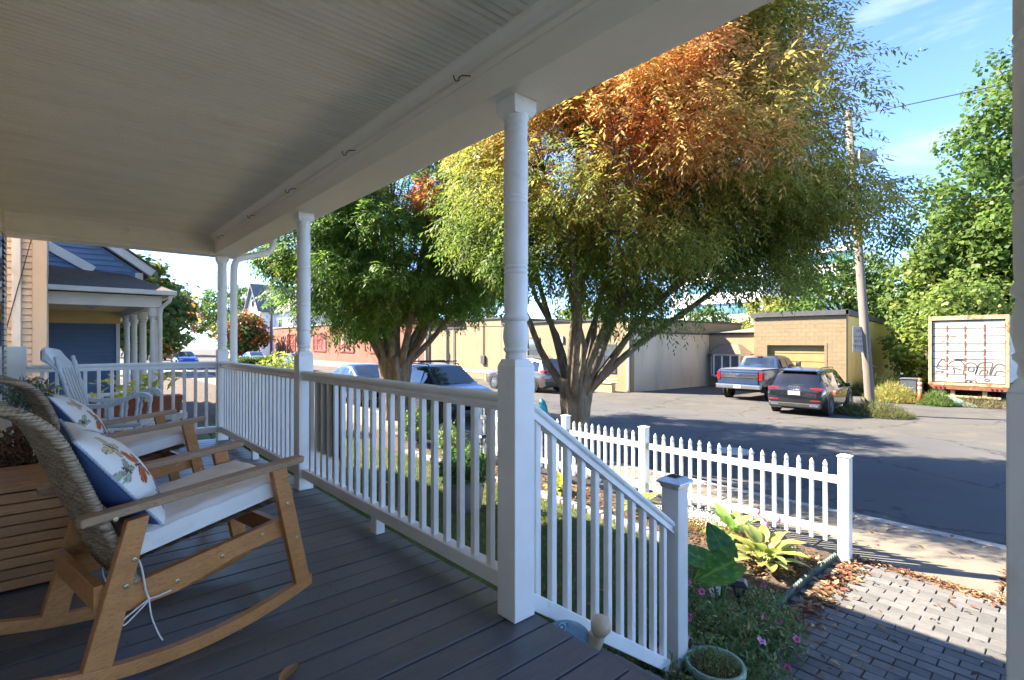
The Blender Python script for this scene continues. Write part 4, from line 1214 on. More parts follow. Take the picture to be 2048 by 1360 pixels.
# ---- cream neighbour between: clapboards, downspout and a rust-red pipe
cr = thing('cream_neighbour_house', 'cream clapboard house corner with white downspout and red pipe past the far railing', 'house')
CRM2 = pm('cream_clapboard', (0.80,0.66,0.52),(0.74,0.60,0.46),1.5,0.65,rnd=.04)
MB().box(-15.2,-10.55,-9,-.17,-1.05,6).build('wall', CRM2, cr)
for k in range(50): course(cr, -10.549, -2.2, -.305, -.9+k*.098, .0975, CRM2)
MB().box(-10.57,-10.505,-.30,-.14,-1.0,6).build('corner_board', CRM2, cr)
MB().box(-10.52,-10.42,-.52,-.42,-1.0,6).build('downspout', WHITE, cr, bevel=.012)
REDP = pm('rust_pipe', (0.26,0.07,0.045),(0.17,0.05,0.035),8,0.7)
MB().tube([(-10.45,-.72,6),(-10.46,-.725,2.6),(-10.45,-.735,1.2),(-10.45,-.74,-.9)], .022, 8).build('pipe', REDP, cr, True)
MB().tube(curve_eval([(-10.46,-.85,2.98),(-10.44,-.74,2.86),(-10.42,-.58,2.83),(-10.4,-.45,2.92)], 12), .006, 6).tube([(-10.4,-.22,3.2),(-10.4,-.42,2.2),(-10.42,-.66,1.0)], .006, 6).build('cable', IRON, cr, True)
MB().box(-10.5,-10.35,-.13,-.02,2.95,3.4).build('gutter_end', BLUE, cr)

# ---- white office block behind the trees
of = thing('office_block', 'white panelled office block with bands of green windows behind the garage', 'building')
OFW = pm('white_panel', (0.80,0.80,0.80),(0.74,0.745,0.75),0.3,0.5)
OGL = glass_mat('green_glass', (0.05,0.13,0.14), 0.08)
ox0, ox1, oy = -52, -22, 86
MB().box(ox0,ox1,oy,oy+20,GZ,15.5).build('wall', OFW, of)
MB().box(-46,-33,oy-6,oy-.05,GZ,15.5).build('bay_block', OFW, of)
for fl_ in range(4):
    z0 = 2.2+fl_*3.6
    for (xa, xb, yy) in ((-51.5,-46.6,oy),(-45.6,-33.4,oy-6),(-32.4,-22.4,oy)):
        n_ = max(2, int((xb-xa)/1.5))
        wn = empty('window', parent=of)
        for q in range(n_):
            MB().box(xa+(xb-xa)*q/n_+.05, xa+(xb-xa)*(q+1)/n_-.05, yy-.06, yy+.02, z0, z0+1.7).build('pane', OGL, wn)
        MB().box(xa-.1,xb+.1,yy-.35,yy-.065,z0+1.72,z0+1.85).build('sun_shelf', OFW, wn)
# ================================================================ vehicles
RUBBER = pm('tyre_rubber', (0.018,0.018,0.019),(0.03,0.03,0.03),20,0.85)
ALLOY = pm('alloy_rim', (0.42,0.42,0.44),(0.30,0.30,0.32),8,0.3,metal=0.85)
BLACKP = pm('black_plastic', (0.02,0.02,0.021),(0.032,0.032,0.033),6,0.55)
CHROME = pm('chrome', (0.72,0.72,0.74),(0.60,0.60,0.62),4,0.12,metal=1.0)
REDL = pm('tail_light_red', (0.34,0.012,0.015),(0.24,0.01,0.012),14,0.12,coat=0.8)
CLEARL = pm('headlight_clear', (0.6,0.62,0.64),(0.45,0.46,0.48),18,0.1,coat=0.8)
CGLASS = glass_mat('car_glass', (0.012,0.016,0.02), 0.03)
PLATE = pm('plate_white', (0.62,0.64,0.72),(0.15,0.2,0.5),38,0.4,lo=.52,hi=.56)
def paint(name, c, c2):
    return pm(name, c, c2, 2, 0.25, metal=0.35, coat=1.0)

def wheel(par, x, y, r, side, wname='wheel'):
    wl = empty(wname, (x, y, r), parent=par)
    s = side
    prof = [(r*.66,-.105),(r*.90,-.11),(r*.985,-.085),(r,-.05),(r,.05),(r*.985,.085),(r*.90,.11),(r*.66,.105)]
    ty = MB().lathe(prof, n=28, cap=False); ty.xf(Matrix.Rotation(math.pi/2, 4, 'Y')); ty.build('tyre', RUBBER, wl, True, auto=40)
    rm = MB()
    rm.lathe([(r*.67,.095),(r*.64,.10),(r*.62,.075),(r*.60,.04)], n=28, cap=False)
    for k in range(10):
        a = 2*math.pi*k/10
        rm.bar((.03*math.cos(a),.03*math.sin(a),.082),(r*.63*math.cos(a),r*.63*math.sin(a),.078), .034, .022)
    rm.lathe([(.055,.06),(.055,.098),(.03,.10)], n=12)
    rm.xf(Matrix.Rotation(s*math.pi/2, 4, 'Y')); rm.build('rim', ALLOY, wl, fix=True)
    hub = MB().lathe([(r*.62,.02),(r*.62,.03)], n=20); hub.xf(Matrix.Rotation(s*math.pi/2, 4, 'Y')); hub.build('brake_disc', BLACKP, wl)
    return wl

def car(name, label, W, st, wheels, r, pnt, roofi, loc, rz, cat='car', group=None, belt_glass=True, pillars=(), rails=False, rear='suv'):
    """st: stations along y from rear to front (y, z_low, z_belt, z_top, half belt width, half top width); roofi: first and last roof stations"""
    o = thing(name, label, cat, loc, rz, group)
    secs = []
    for (y, zb, zbe, zt, hb, ht) in st:
        half = [(hb*.80,zb),(hb*.955,zb+.05),(hb*.99,zb+.20),(hb,(zb+zbe)/2+.08),(hb*.995,zbe-.10),(hb*.965,zbe),(ht+(hb*.965-ht)*.12,zbe+(zt-zbe)*.86),(ht*.93,zt-.018),(ht*.72,zt),(ht*.36,zt+.012)]
        pts = [(x_, y, z_) for x_, z_ in half]+[(0,y,zt+.016)]+[(-x_, y, z_) for x_, z_ in half[::-1]]
        secs.append(pts)
    body = MB().grid(secs, True)
    n = len(secs[0])
    body.f.append(tuple(reversed(range(n)))); body.f.append(tuple((len(secs)-1)*n+k for k in range(n)))
    b = body.build('body', pnt, o, True, fix=True, auto=38)
    a, z = roofi
    def P(i, side, t):   # point on the cabin side of station i at height fraction t
        y, zb, zbe, zt, hb, ht = st[i]
        x = hb*.965+(ht+(hb*.965-ht)*.12-hb*.965)*t; return Vector((side*x, y, zbe+(zt-zbe)*.86*t))
    # side windows
    for side in (1, -1):
        for i in range(a-1, z+1):
            p = [P(i,side,.08), P(i+1,side,.08), P(i+1,side,.95), P(i,side,.95)]
            if (st[i][3]-st[i][2]) < .2: p[3] = P(i,side,.3); p[0] = P(i,side,.08)
            if (st[i+1][3]-st[i+1][2]) < .2: p[2] = P(i+1,side,.3)
            c = sum(p, Vector())/4
            q = [c+(v-c)*.9 for v in p]
            nrm = (q[1]-q[0]).cross(q[3]-q[0]).normalized()
            if nrm.x*side < 0: nrm = -nrm
            q = [v+nrm*.008 for v in q]
            MB().add(q, [(0,1,2,3)] if side > 0 else [(3,2,1,0)]).build('side_window', CGLASS, o)
    def screen(i, j, nm, e0=.06, e1=.94):
        (y0,_,_,zt0,_,h0), (y1,_,_,zt1,_,h1) = st[i], st[j]
        q = []
        for t_, y_, z_, h in ((e0,y0,zt0,h0),(e1,y1,zt1,h1)):
            yy = y0+(y1-y0)*t_; zz = zt0+(zt1-zt0)*t_; hh = h0+(h1-h0)*t_
            q.append([Vector((hh*u*.9, yy, zz+.018-.012*abs(u))) for u in (-1,-.5,0,.5,1)])
        nr = Vector((0, -(zt1-zt0), (y1-y0))).normalized()
        if nr.z < 0: nr = -nr
        MB().grid([[v+nr*.012 for v in row] for row in q]).build(nm, CGLASS, o, True)
    screen(z, z+1, 'windscreen'); screen(a-1, a, 'rear_window')
    for (yw, sd) in wheels:
        for s in (1, -1):
            ar = MB().lathe([(r*1.16,-.02),(r*1.16,.02),(r*1.10,.024)], (0,0,0), 28); ar.xf(Matrix.Translation((s*(W*.5-.012), yw, r+.03)) @ Matrix.Rotation(s*math.pi/2, 4, 'Y')); ar.build('wheel_arch', BLACKP, o)
            wheel(o, s*(W*.5-.075), yw, r, s)
    if rails:
        for s in (1, -1):
            MB().tube(curve_eval([(s*(st[a][5]*.86), st[a][0]+.1, st[a][3]+.005),(s*(st[a][5]*.86), st[a][0]+.2, st[a][3]+.055),(s*(st[z][5]*.86), st[z][0]-.15, st[z][3]+.06),(s*(st[z][5]*.86), st[z][0]-.02, st[z][3]+.005)], 14), .016, 6).build('roof_rail', BLACKP, o, True)
    for s in (1, -1):
        yb = st[z+1][0]-.28 if st[z+1][0] > st[z][0]+.4 else st[z+1][0]
        m = MB().box(-.09,.09,-.06,.06,-.07,.07); mo = m.build('mirror', pnt, o, bevel=.03, seg=3); mo.location = (s*(W*.5+.085), st[z][0]+.25, st[z][2]+.06)
    return o
def bit(o, nm, mat, x0,x1,y0,y1,z0,z1, bevel=.012):
    return MB().box(x0,x1,y0,y1,z0,z1).build(nm, mat, o, bevel=bevel)

# stations rear -> front for a mid-size SUV, 4.65 long, 1.89 wide, 1.66 high
def suv_st(L, W, H):
    h = W/2
    return [(-.5*L,.42,.80,.86,h*.88,h*.78),(-.49*L,.30,.92,1.00,h*.95,h*.84),(-.455*L,.24,1.00,1.12,h*.985,h*.80),(-.39*L,.22,1.00,H-.10,h,h*.70),(-.27*L,.22,.99,H-.01,h,h*.70),(-.05*L,.22,.97,H,h,h*.72),(.10*L,.22,.96,H-.03,h,h*.70),
            (.27*L,.22,.95,1.05,h*.99,h*.80),(.36*L,.23,.88,.98,h*.97,h*.82),(.455*L,.25,.78,.87,h*.93,h*.78),(.49*L,.28,.62,.74,h*.86,h*.70),(.5*L,.34,.52,.62,h*.78,h*.62)]
def sedan_st(L, W, H):
    h = W/2
    return [(-.5*L,.40,.74,.82,h*.84,h*.74),(-.485*L,.27,.90,.98,h*.93,h*.80),(-.43*L,.22,.95,1.03,h*.97,h*.80),(-.33*L,.20,.95,1.06,h*.99,h*.76),(-.15*L,.20,.94,H-.02,h,h*.66),(-.02*L,.20,.93,H,h,h*.68),(.07*L,.20,.92,H-.03,h,h*.67),
            (.25*L,.20,.90,.99,h*.99,h*.80),(.36*L,.21,.82,.90,h*.97,h*.82),(.455*L,.23,.70,.79,h*.93,h*.78),(.49*L,.26,.56,.67,h*.86,h*.70),(.5*L,.32,.48,.58,h*.78,h*.62)]

# black SUV parked nose-in, seen from behind
q5 = car('parked_suv', 'glossy black SUV parked with its tail to the street by the utility pole', 1.89, suv_st(4.65,1.89,1.66), [(-1.40,1),(1.42,1)], .365,
         paint('black_car_paint', (0.010,0.011,0.016),(0.016,0.018,0.026)), (4,6), (-6.85,21.0,zr(21)), R(3.5), rails=True); q5.scale = (.95,.95,.95)
for s in (1,-1):
    bit(q5,'tail_light',REDL, *sorted((s*.50,s*.895)), -2.285,-2.12,.90,1.03,.03)
    bit(q5,'exhaust',CHROME, *sorted((s*.50,s*.78)), -2.345,-2.25,.36,.44,.03)
    bit(q5,'reflector',REDL, *sorted((s*.52,s*.84)), -2.335,-2.28,.56,.60,.01)
bit(q5,'number_plate',PLATE,-.20,.20,-2.335,-2.30,.76,.90,.004)
bit(q5,'bumper',BLACKP,-.86,.86,-2.335,-2.20,.30,.50,.05)
bit(q5,'wiper',BLACKP,-.14,.30,-2.16,-2.12,1.10,1.125,.006)
bit(q5,'spoiler',MATS['black_car_paint'],-.60,.60,-1.93,-1.60,1.585,1.625,.02)
for k in range(4):
    m = MB(); m.tube([(math.cos(2*math.pi*q/18)*.055, 0, math.sin(2*math.pi*q/18)*.055) for q in range(19)], .008, 6)
    eo = m.build('emblem_ring', CHROME, q5, True); eo.location = (-.125+.083*k, -2.31, 1.02)
MB().tube([(0,-1.35,1.66),(0,-1.5,1.74)], .012, 6).build('antenna_fin', BLACKP, q5)

# dark blue SUV at the near kerb, nose to the right
bs = car('kerb_suv', 'dark blue SUV with black roof bars parked at the near kerb behind the tree', 1.90, suv_st(4.55,1.90,1.64), [(-1.38,1),(1.40,1)], .36,
         paint('navy_car_paint', (0.012,0.026,0.075),(0.018,0.036,0.10)), (4,6), (-14.15,9.22,zr(9.2)), R(-90), rails=True)
for s in (1,-1):
    bit(bs,'headlight',CLEARL,*sorted((s*.52,s*.86)),2.02,2.17,.70,.82,.03)
for yy in (-.55,.15):
    MB().tube([(-.70,yy,1.74),(.70,yy,1.74)], .022, 8).build('cross_bar', BLACKP, bs, True)
bit(bs,'grille',BLACKP,-.50,.50,2.16,2.30,.50,.66,.03)
bit(bs,'bumper',BLACKP,-.80,.80,2.05,2.29,.26,.42,.05)
# blue saloon behind it
sd = car('kerb_saloon', 'blue saloon car parked at the near kerb left of the tree trunk', 1.82, sedan_st(4.6,1.82,1.50), [(-1.35,1),(1.40,1)], .33,
         paint('blue_car_paint', (0.02,0.045,0.13),(0.028,0.058,0.16)), (4,6), (-19.35,9.15,zr(9.2)), R(-90))
for s in (1,-1): bit(sd,'headlight',CLEARL,*sorted((s*.50,s*.82)),2.02,2.2,.62,.74,.03)
# grey SUV by the tan wall, nose to the left
gj = car('wall_suv', 'grey SUV parked along the tan wall with its red tail light showing', 1.94, suv_st(4.75,1.94,1.74), [(-1.45,1),(1.46,1)], .385,
         paint('grey_car_paint', (0.085,0.076,0.068),(0.11,0.10,0.09)), (4,6), (-19.75,18.45,zr(18.4)), R(90), rails=True)
for s in (1,-1):
    bit(gj,'tail_light',REDL,*sorted((s*.56,s*.93)),-2.31,-2.0,.98,1.12,.03)
bit(gj,'bumper',BLACKP,-.90,.90,-2.385,-2.15,.34,.60,.05)
bit(gj,'number_plate',PLATE,-.18,.18,-2.36,-2.32,.80,.92,.004)
# small far cars up the street
def far_car(x, y, rz, col, label, suv=False):
    c = tuple(q*1.25 for q in col)
    f = car('street_car', label, 1.82, (suv_st(4.5,1.86,1.7) if suv else sedan_st(4.5,1.82,1.48)), [(-1.3,1),(1.35,1)], .33, paint('paint_%d' % len(MATS), col, c), (4,6), (x,y,zr(y)), R(rz), group='cars parked far up the street')
    for s in (1,-1): bit(f,'headlight',CLEARL,*sorted((s*.50,s*.82)),2.0,2.2,.62,.74,.03)
far_car(-60,9.4,-90,(0.02,0.05,0.32),'bright blue car far up the street beside the clipped hedge')
far_car(-58,15.2,90,(0.30,0.36,0.45),'pale blue car far up the street next to the white corner post')
far_car(-82,9.6,-90,(0.05,0.05,0.055),'dark SUV furthest up the street under the autumn trees', True)
far_car(-47,15.6,90,(0.03,0.07,0.30),'blue car up the street seen between corner post and downspout')
far_car(-98,12.6,-90,(0.5,0.5,0.5),'white car at the end of the street behind the road sign')

# pickup truck, tail to us
tk = thing('pickup_truck', 'dark blue pickup truck with chrome rear bumper in front of the garage', 'truck', (-10.25,25.15,zr(25)), R(0))
TP = paint('truck_blue_paint', (0.028,0.05,0.105),(0.04,0.065,0.13))
def loft(secs, nm, mat, par, auto=35):
    m = MB().grid(secs, True); n = len(secs[0])
    m.f.append(tuple(reversed(range(n)))); m.f.append(tuple((len(secs)-1)*n+k for k in range(n)))
    return m.build(nm, mat, par, True, fix=True, auto=auto)
def tsec(y, zb, zt, h, ht=None, crown=0.0):
    ht = ht or h*.97
    return [(h*.9,y,zb),(h,y,zb+.12),(h,y,zt-.16),(ht,y,zt-.02),(ht*.94,y,zt),(0,y,zt+crown),(-ht*.94,y,zt),(-ht,y,zt-.02),(-h,y,zt-.16),(-h,y,zb+.12),(-h*.9,y,zb)]
loft([tsec(-2.72,.62,1.30,.985),tsec(-2.66,.55,1.36,1.0),tsec(-.85,.52,1.37,1.0)], 'bed', TP, tk)
loft([tsec(-.82,.50,1.40,1.0),tsec(.9,.50,1.38,1.0),tsec(1.35,.52,1.30,1.0,.92,.03),tsec(2.45,.55,1.20,.985,.88,.03),tsec(2.75,.6,1.02,.95,.84)], 'cab_lower', TP, tk)
def csec(y, zb, zt, hb, ht): return [(hb,y,zb),(ht,y,zt-.06),(ht*.9,y,zt),(0,y,zt+.02),(-ht*.9,y,zt),(-ht,y,zt-.06),(-hb,y,zb)]
loft([csec(-.80,1.38,1.42,.93,.90),csec(-.62,1.38,1.90,.94,.74),csec(.3,1.38,1.95,.95,.76),csec(.72,1.38,1.90,.94,.74),csec(1.30,1.38,1.40,.93,.88)], 'cab', TP, tk)
MB().add([(-.68,-.785,1.47),(.68,-.785,1.47),(.62,-.655,1.85),(-.62,-.655,1.85)],[(0,1,2,3)]).build('rear_window', CGLASS, tk)
for s in (1,-1):
    for (ya,yb,ta,tb) in ((-.50,.12,-.42,.10),(.18,1.0,.18,.66)):
        q = [(s*.957,ya,1.44),(s*.957,yb,1.44),(s*.80,tb,1.84),(s*.80,ta,1.84)]
        MB().add(q, [(0,1,2,3)] if s > 0 else [(3,2,1,0)]).build('side_window', CGLASS, tk)
    bit(tk,'tail_light',REDL,*sorted((s*.84,s*1.003)),-2.755,-2.55,.92,1.27,.02)
    bit(tk,'mirror',BLACKP,*sorted((s*1.0,s*1.2)),.95,1.08,1.42,1.66,.03)
    for yw in (-1.72,2.0):
        ar = MB().lathe([(.47,-.02),(.47,.02),(.44,.024)], n=26); ar.xf(Matrix.Translation((s*.985,yw,.44)) @ Matrix.Rotation(s*math.pi/2,4,'Y')); ar.build('wheel_arch', BLACKP, tk)
        wheel(tk, s*.90, yw, .40, s)
bit(tk,'tailgate',TP,-.82,.82,-2.765,-2.71,.74,1.30,.02)
bit(tk,'tailgate_band',CHROME,-.81,.81,-2.785,-2.766,1.02,1.20,.01)
em = MB().lathe([(.12,0),(.12,.012),(.10,.016)], n=24); em.xf(Matrix.Translation((0,-2.787,1.11)) @ Matrix.Scale(.45,4,(0,0,1)) @ Matrix.Rotation(math.pi/2,4,'X')); em.build('oval_emblem', TP, tk)
bit(tk,'bumper',CHROME,-1.0,1.0,-2.93,-2.77,.54,.74,.05)
bit(tk,'number_plate',PLATE,-.16,.16,-2.945,-2.931,.57,.71,.004)
bit(tk,'third_light',REDL,-.12,.12,-.70,-.62,1.90,1.935,.01)
bit(tk,'bed_cover',pm('tonneau',(0.10,0.11,0.12),(0.14,0.15,0.16),3,0.6),-.93,.93,-2.62,-.86,1.372,1.40,.01)
bit(tk,'axle',BLACKP,-.8,.8,-1.8,-1.65,.34,.48,.03)

# ---------------------------------------------------------------- old box trailer
TRX0, TRX1, TRY = -4.69, -2.14, 28.4
tr = thing('box_trailer', 'old white box trailer with rusty frame, graffiti and roll-up rear door', 'trailer')
RUST = pm('rust_frame', (0.42,0.33,0.20),(0.33,0.23,0.12),5,0.85,0.4,40,dirt=(0.24,0.085,0.03),dscale=4,dlo=.52,dhi=.62)
RUST2 = pm('rust_orange', (0.22,0.085,0.04),(0.14,0.05,0.025),7,0.85,0.4,40,dirt=(0.5,0.42,0.3),dscale=4,dlo=.6,dhi=.75)
TRW = pm('trailer_white', (0.40,0.395,0.38),(0.34,0.33,0.315),3,0.6,rnd=.03,dirt=(0.26,0.14,0.07),dscale=4.5,dlo=.54,dhi=.70)
zt, zb = 2.36, -0.46
MB().box(TRX0+.02,TRX1-.02,TRY+.16,TRY+9.5,zb+.05,zt-.04).build('box_shell', TRW, tr)
for (a_,b_) in ((TRX0,TRX0+.12),(TRX1-.12,TRX1)):
    MB().box(a_,b_,TRY-.02,TRY+.15,zb,zt).build('corner_post', RUST, tr, bevel=.01)
MB().box(TRX0+.122,TRX1-.122,TRY-.02,TRY+.15,zt-.17,zt+.01).build('header', RUST, tr, bevel=.01)
MB().box(TRX0,TRX1,TRY-.04,TRY+.16,zb-.12,zb-.003).build('sill', RUST, tr, bevel=.01)
MB().box(TRX0+.03,TRX1-.03,TRY-.03,TRY+.15,zb-.29,zb-.123).build('light_bar', RUST2, tr, bevel=.01)
dx0, dx1 = TRX0+.14, TRX1-.14
MB().box(dx0-.01,dx1+.01,TRY+.10,TRY+.14,zb+.01,zt-.18).build('door_gap_shade', IRON, tr)  # dark sheet added behind the slats to draw shade in their gaps
nz_ = 8; dz = (zt-.20-zb-.02)/nz_
for k in range(nz_):
    MB().box(dx0,dx1,TRY+.05,TRY+.08,zb+.02+k*dz+.014,zb+.02+(k+1)*dz-.014).build('door_slat', TRW, tr, bevel=.004)
for xx in (dx0+.48,dx0+1.06,dx0+1.66):
    for k in range(nz_-1):
        MB().box(xx-.022+random.uniform(-.006,.006),xx+.022+random.uniform(-.006,.006),TRY+.035,TRY+.049,zb+.02+(k+1)*dz-.13+random.uniform(-.05,.05),zb+.02+(k+1)*dz+.12+random.uniform(-.05,.04)).build('hinge', RUST2, tr)
bit(tr,'door_handle',IRON,dx0+.72,dx0+1.0,TRY+.015,TRY+.048,zb+.02+3*dz-.02,zb+.02+3*dz+.025,.006)
# graffiti strokes on the door, read off in the door's own width and height
gf = [[(1250,700),(1215,670),(1180,690),(1150,730),(1135,768),(1180,782),(1225,788),(1258,770),(1268,735)],[(1150,738),(1185,748)],[(1120,822),(1160,806),(1215,810),(1190,826)],
      [(1285,725),(1310,700),(1350,685),(1395,680),(1430,690),(1460,715),(1470,745),(1465,790),(1455,830)],[(1345,830),(1350,800),(1340,768),(1365,770),(1400,780),(1445,790)],
      [(1475,735),(1510,710),(1555,705),(1590,715),(1612,740),(1615,780),(1590,830)],[(1510,785),(1525,760),(1555,750),(1580,765),(1575,795),(1540,802),(1510,785)],
      [(1600,820),(1615,770),(1640,720),(1680,702),(1740,700),(1790,706),(1775,765),(1755,830)],[(1640,830),(1665,790),(1700,785),(1735,790),(1725,830)],
      [(1770,830),(1800,760),(1830,722),(1870,710),(1930,735)],[(1808,838),(1840,792),(1880,790),(1930,796)],
      [(1475,900),(1490,925),(1500,895),(1520,905),(1545,900),(1540,920),(1570,900),(1600,905),(1610,925)],[(1590,880),(1605,885)],[(1700,885),(1725,880),(1755,886),(1745,900),(1715,902),(1700,885)]]
def gpt(p): return (dx0+(p[0]-1085)/(1925-1085)*(dx1-dx0), TRY+.046, zt-.20-(p[1]-240)/(925-240)*(zt-.20-zb-.02))
GRAF = pm('spray_paint', (0.045,0.035,0.03),(0.09,0.07,0.06),12,0.7)
for s_ in gf:
    pts = curve_eval([gpt(p) for p in s_], max(6, 5*len(s_)))
    m = MB(); vs = []
    for i, p in enumerate(pts):
        t = (pts[min(i+1,len(pts)-1)]-pts[max(i-1,0)]).normalized(); nr = Vector((-t.z,0,t.x))*.021
        vs.append([p-nr, p+nr])
    m.grid(vs).build('graffiti_stroke', GRAF, tr)
for k in range(3):
    for s in (0,1):
        xx = (TRX0+.25+.14*k) if s == 0 else (TRX1-.25-.14*k)
        MB().lathe([(.045,0),(.045,.02),(.02,.03)], n=12).xf(Matrix.Translation((xx,TRY-.031,zb-.205)) @ Matrix.Rotation(math.pi/2,4,'X')).build('marker_light', REDL, tr)
for xx in (TRX0+.72,TRX1-.82):
    MB().box(xx,xx+.14,TRY+.1,TRY+.24,-1.05,zb-.3).build('bumper_leg', RUST, tr, bevel=.008)
MB().box(TRX0+.35,TRX1-.25,TRY-.02,TRY+.095,-1.07,-.99).build('rear_bumper', RUST, tr, bevel=.008)
for s in (TRX0+.28,TRX1-.28):
    for yy in (TRY+1.6,TRY+2.8):
        wheel(tr, s, yy, .48, -1 if s < -3.4 else 1).location.z = zr(28)+.48
for xx in (TRX0+.7,TRX1-.8): MB().box(xx,xx+.12,TRY+.3,TRY+9,zb-.35,zb-.0).build('chassis_rail', RUST, tr)
MB().box(TRX0+.1,TRX1-.1,TRY+3.4,TRY+3.5,-1.4,zb-.1).build('mud_guard', BLACKP, tr)
MB().box(TRX0+.3,TRX1-.3,TRY+8,TRY+8.3,-1.42,zb-.05).build('landing_leg', RUST, tr)
# ================================================================ trees
BARK = pm('bark_grey', (0.20,0.165,0.125),(0.085,0.066,0.05),9,0.9,1.0,22,0.05,stretch=(1,1,.4),dirt=(0.17,0.17,0.12),dscale=2.2,dlo=.5,dhi=.75)
BARK2 = pm('bark_tan', (0.30,0.23,0.155),(0.13,0.092,0.06),8,0.9,1.0,20,0.05,stretch=(1,1,.4),dirt=(0.33,0.20,0.10),dscale=2.0,dlo=.55,dhi=.75)
TWIG = pm('bark_dark', (0.10,0.08,0.06),(0.07,0.055,0.04),6,0.9,0.3,20)

def rand_unit(n):
    v = RNG.normal(0,1,(n,3)); return v/np.linalg.norm(v,axis=1,keepdims=True)

def in_crown(n, ells, shell=0.5, zfun=None):
    """points in a union of ellipsoids, denser toward the outside"""
    w_ = np.array([e[3]*e[4]*e[5] for e in ells]); w_ = w_/w_.sum()
    out = []
    while len(out) < n:
        e = ells[RNG.choice(len(ells), p=w_)]
        u = rand_unit(1)[0]; r = (shell**3+(1-shell**3)*RNG.random())**(1/3)
        p = np.array(e[:3])+u*r*np.array(e[3:6])
        if zfun is not None and not zfun(p): continue
        out.append(p)
    return np.array(out)

def trunk_mesh(base, H, r0, r1, lean=(0,0), flutes=7, seed=0):
    rg = random.Random(seed); n = 48; m = 30
    ph = [rg.uniform(0,6.28) for _ in range(4)]
    P = []
    for i in range(m+1):
        t = i/m; z = base[2]-.12+(H+.12)*t
        flare = 0.32*math.exp(-t*9)
        r = r0+(r1-r0)*t**1.6
        row = []
        for k in range(n):
            a = 2*math.pi*k/n
            rr = r*(1+flare*(1+.4*math.sin(flutes*a+ph[0]))+0.10*math.sin(flutes*a+ph[1]+t*1.2)*(0.5+t)+0.05*math.sin(3*a+ph[2]-t*2)+.03*math.sin(13*a+ph[3]+t*9)+.02*math.sin(19*a-t*23))
            row.append((base[0]+lean[0]*t+rr*math.cos(a), base[1]+lean[1]*t+rr*math.sin(a), z))
        P.append(row)
    mb = MB().grid(P, True); mb.f.append(tuple(m*n+k for k in range(n)))
    return mb

def pinnate(C, rad, per, L, Wd, colf, flat=0.6, nl=9, rach=0.34, droop=0.5, name='crown', parent=None, centre=None):
    """sprays of narrow drooping leaflets round clump centres"""
    n = len(C)*per
    idx = np.repeat(np.arange(len(C)), per)
    off = rand_unit(n)*(RNG.random((n,1))**0.45)*np.asarray(rad)[idx][:,None]*np.array([1,1,flat])
    B = C[idx]+off
    out = B-np.asarray(centre)[None,:]; out /= np.linalg.norm(out,axis=1,keepdims=True)
    D = 0.7*out+0.75*rand_unit(n); D[:,2] -= 0.25; D /= np.linalg.norm(D,axis=1,keepdims=True)
    up = np.array([0,0,1.0])[None,:]+0.45*rand_unit(n)
    S_ = np.cross(D, up); S_ /= np.linalg.norm(S_,axis=1,keepdims=True)
    Up = np.cross(S_, D)
    Ps, Ds, Ns, Ls, Cs = [], [], [], [], []
    cc = colf(B, idx)
    for k in range(nl):
        t = (k+1)/nl
        s = rach*t
        pos = B+D*s-np.array([0,0,1.0])*(droop*s*s*1.4)
        side = (1 if k % 2 else -1)
        if k == nl-1: d = D-np.array([0,0,1])*droop
        else: d = D*0.55+S_*side*0.8-np.array([0,0,1])*(0.25+droop*.7*t)
        d = d+0.18*rand_unit(n)
        Ps.append(pos); Ds.append(d); Ns.append(Up+0.35*rand_unit(n)); Ls.append(L*(0.6+0.85*RNG.random(n))); Cs.append(cc*(0.75+0.5*RNG.random((n,1))))
    P = np.concatenate(Ps); D2 = np.concatenate(Ds); N2 = np.concatenate(Ns); L2 = np.concatenate(Ls); C2 = np.clip(np.concatenate(Cs), 0.004, 0.9)
    return leafset(name, P, D2, N2, L2, L2*Wd, C2, LEAF, parent, 'stuff', 0.05)

def limb(mb, a, b, r0, r1, sag=0.0, n=9, wob=0.05):
    a = Vector(a); b = Vector(b); L_ = (b-a).length; pts = []
    mid = (a+b)/2+Vector((random.uniform(-1,1)*wob*L_, random.uniform(-1,1)*wob*L_, sag*L_))
    for p in curve_eval([a, a.lerp(mid,.5)+Vector((random.uniform(-1,1),random.uniform(-1,1),0))*wob*L_*.4, mid, mid.lerp(b,.5), b], n): pts.append(p)
    mb.tube(pts, [r0+(r1-r0)*(i/(n-1))**.8 for i in range(n)], 8)
    return pts

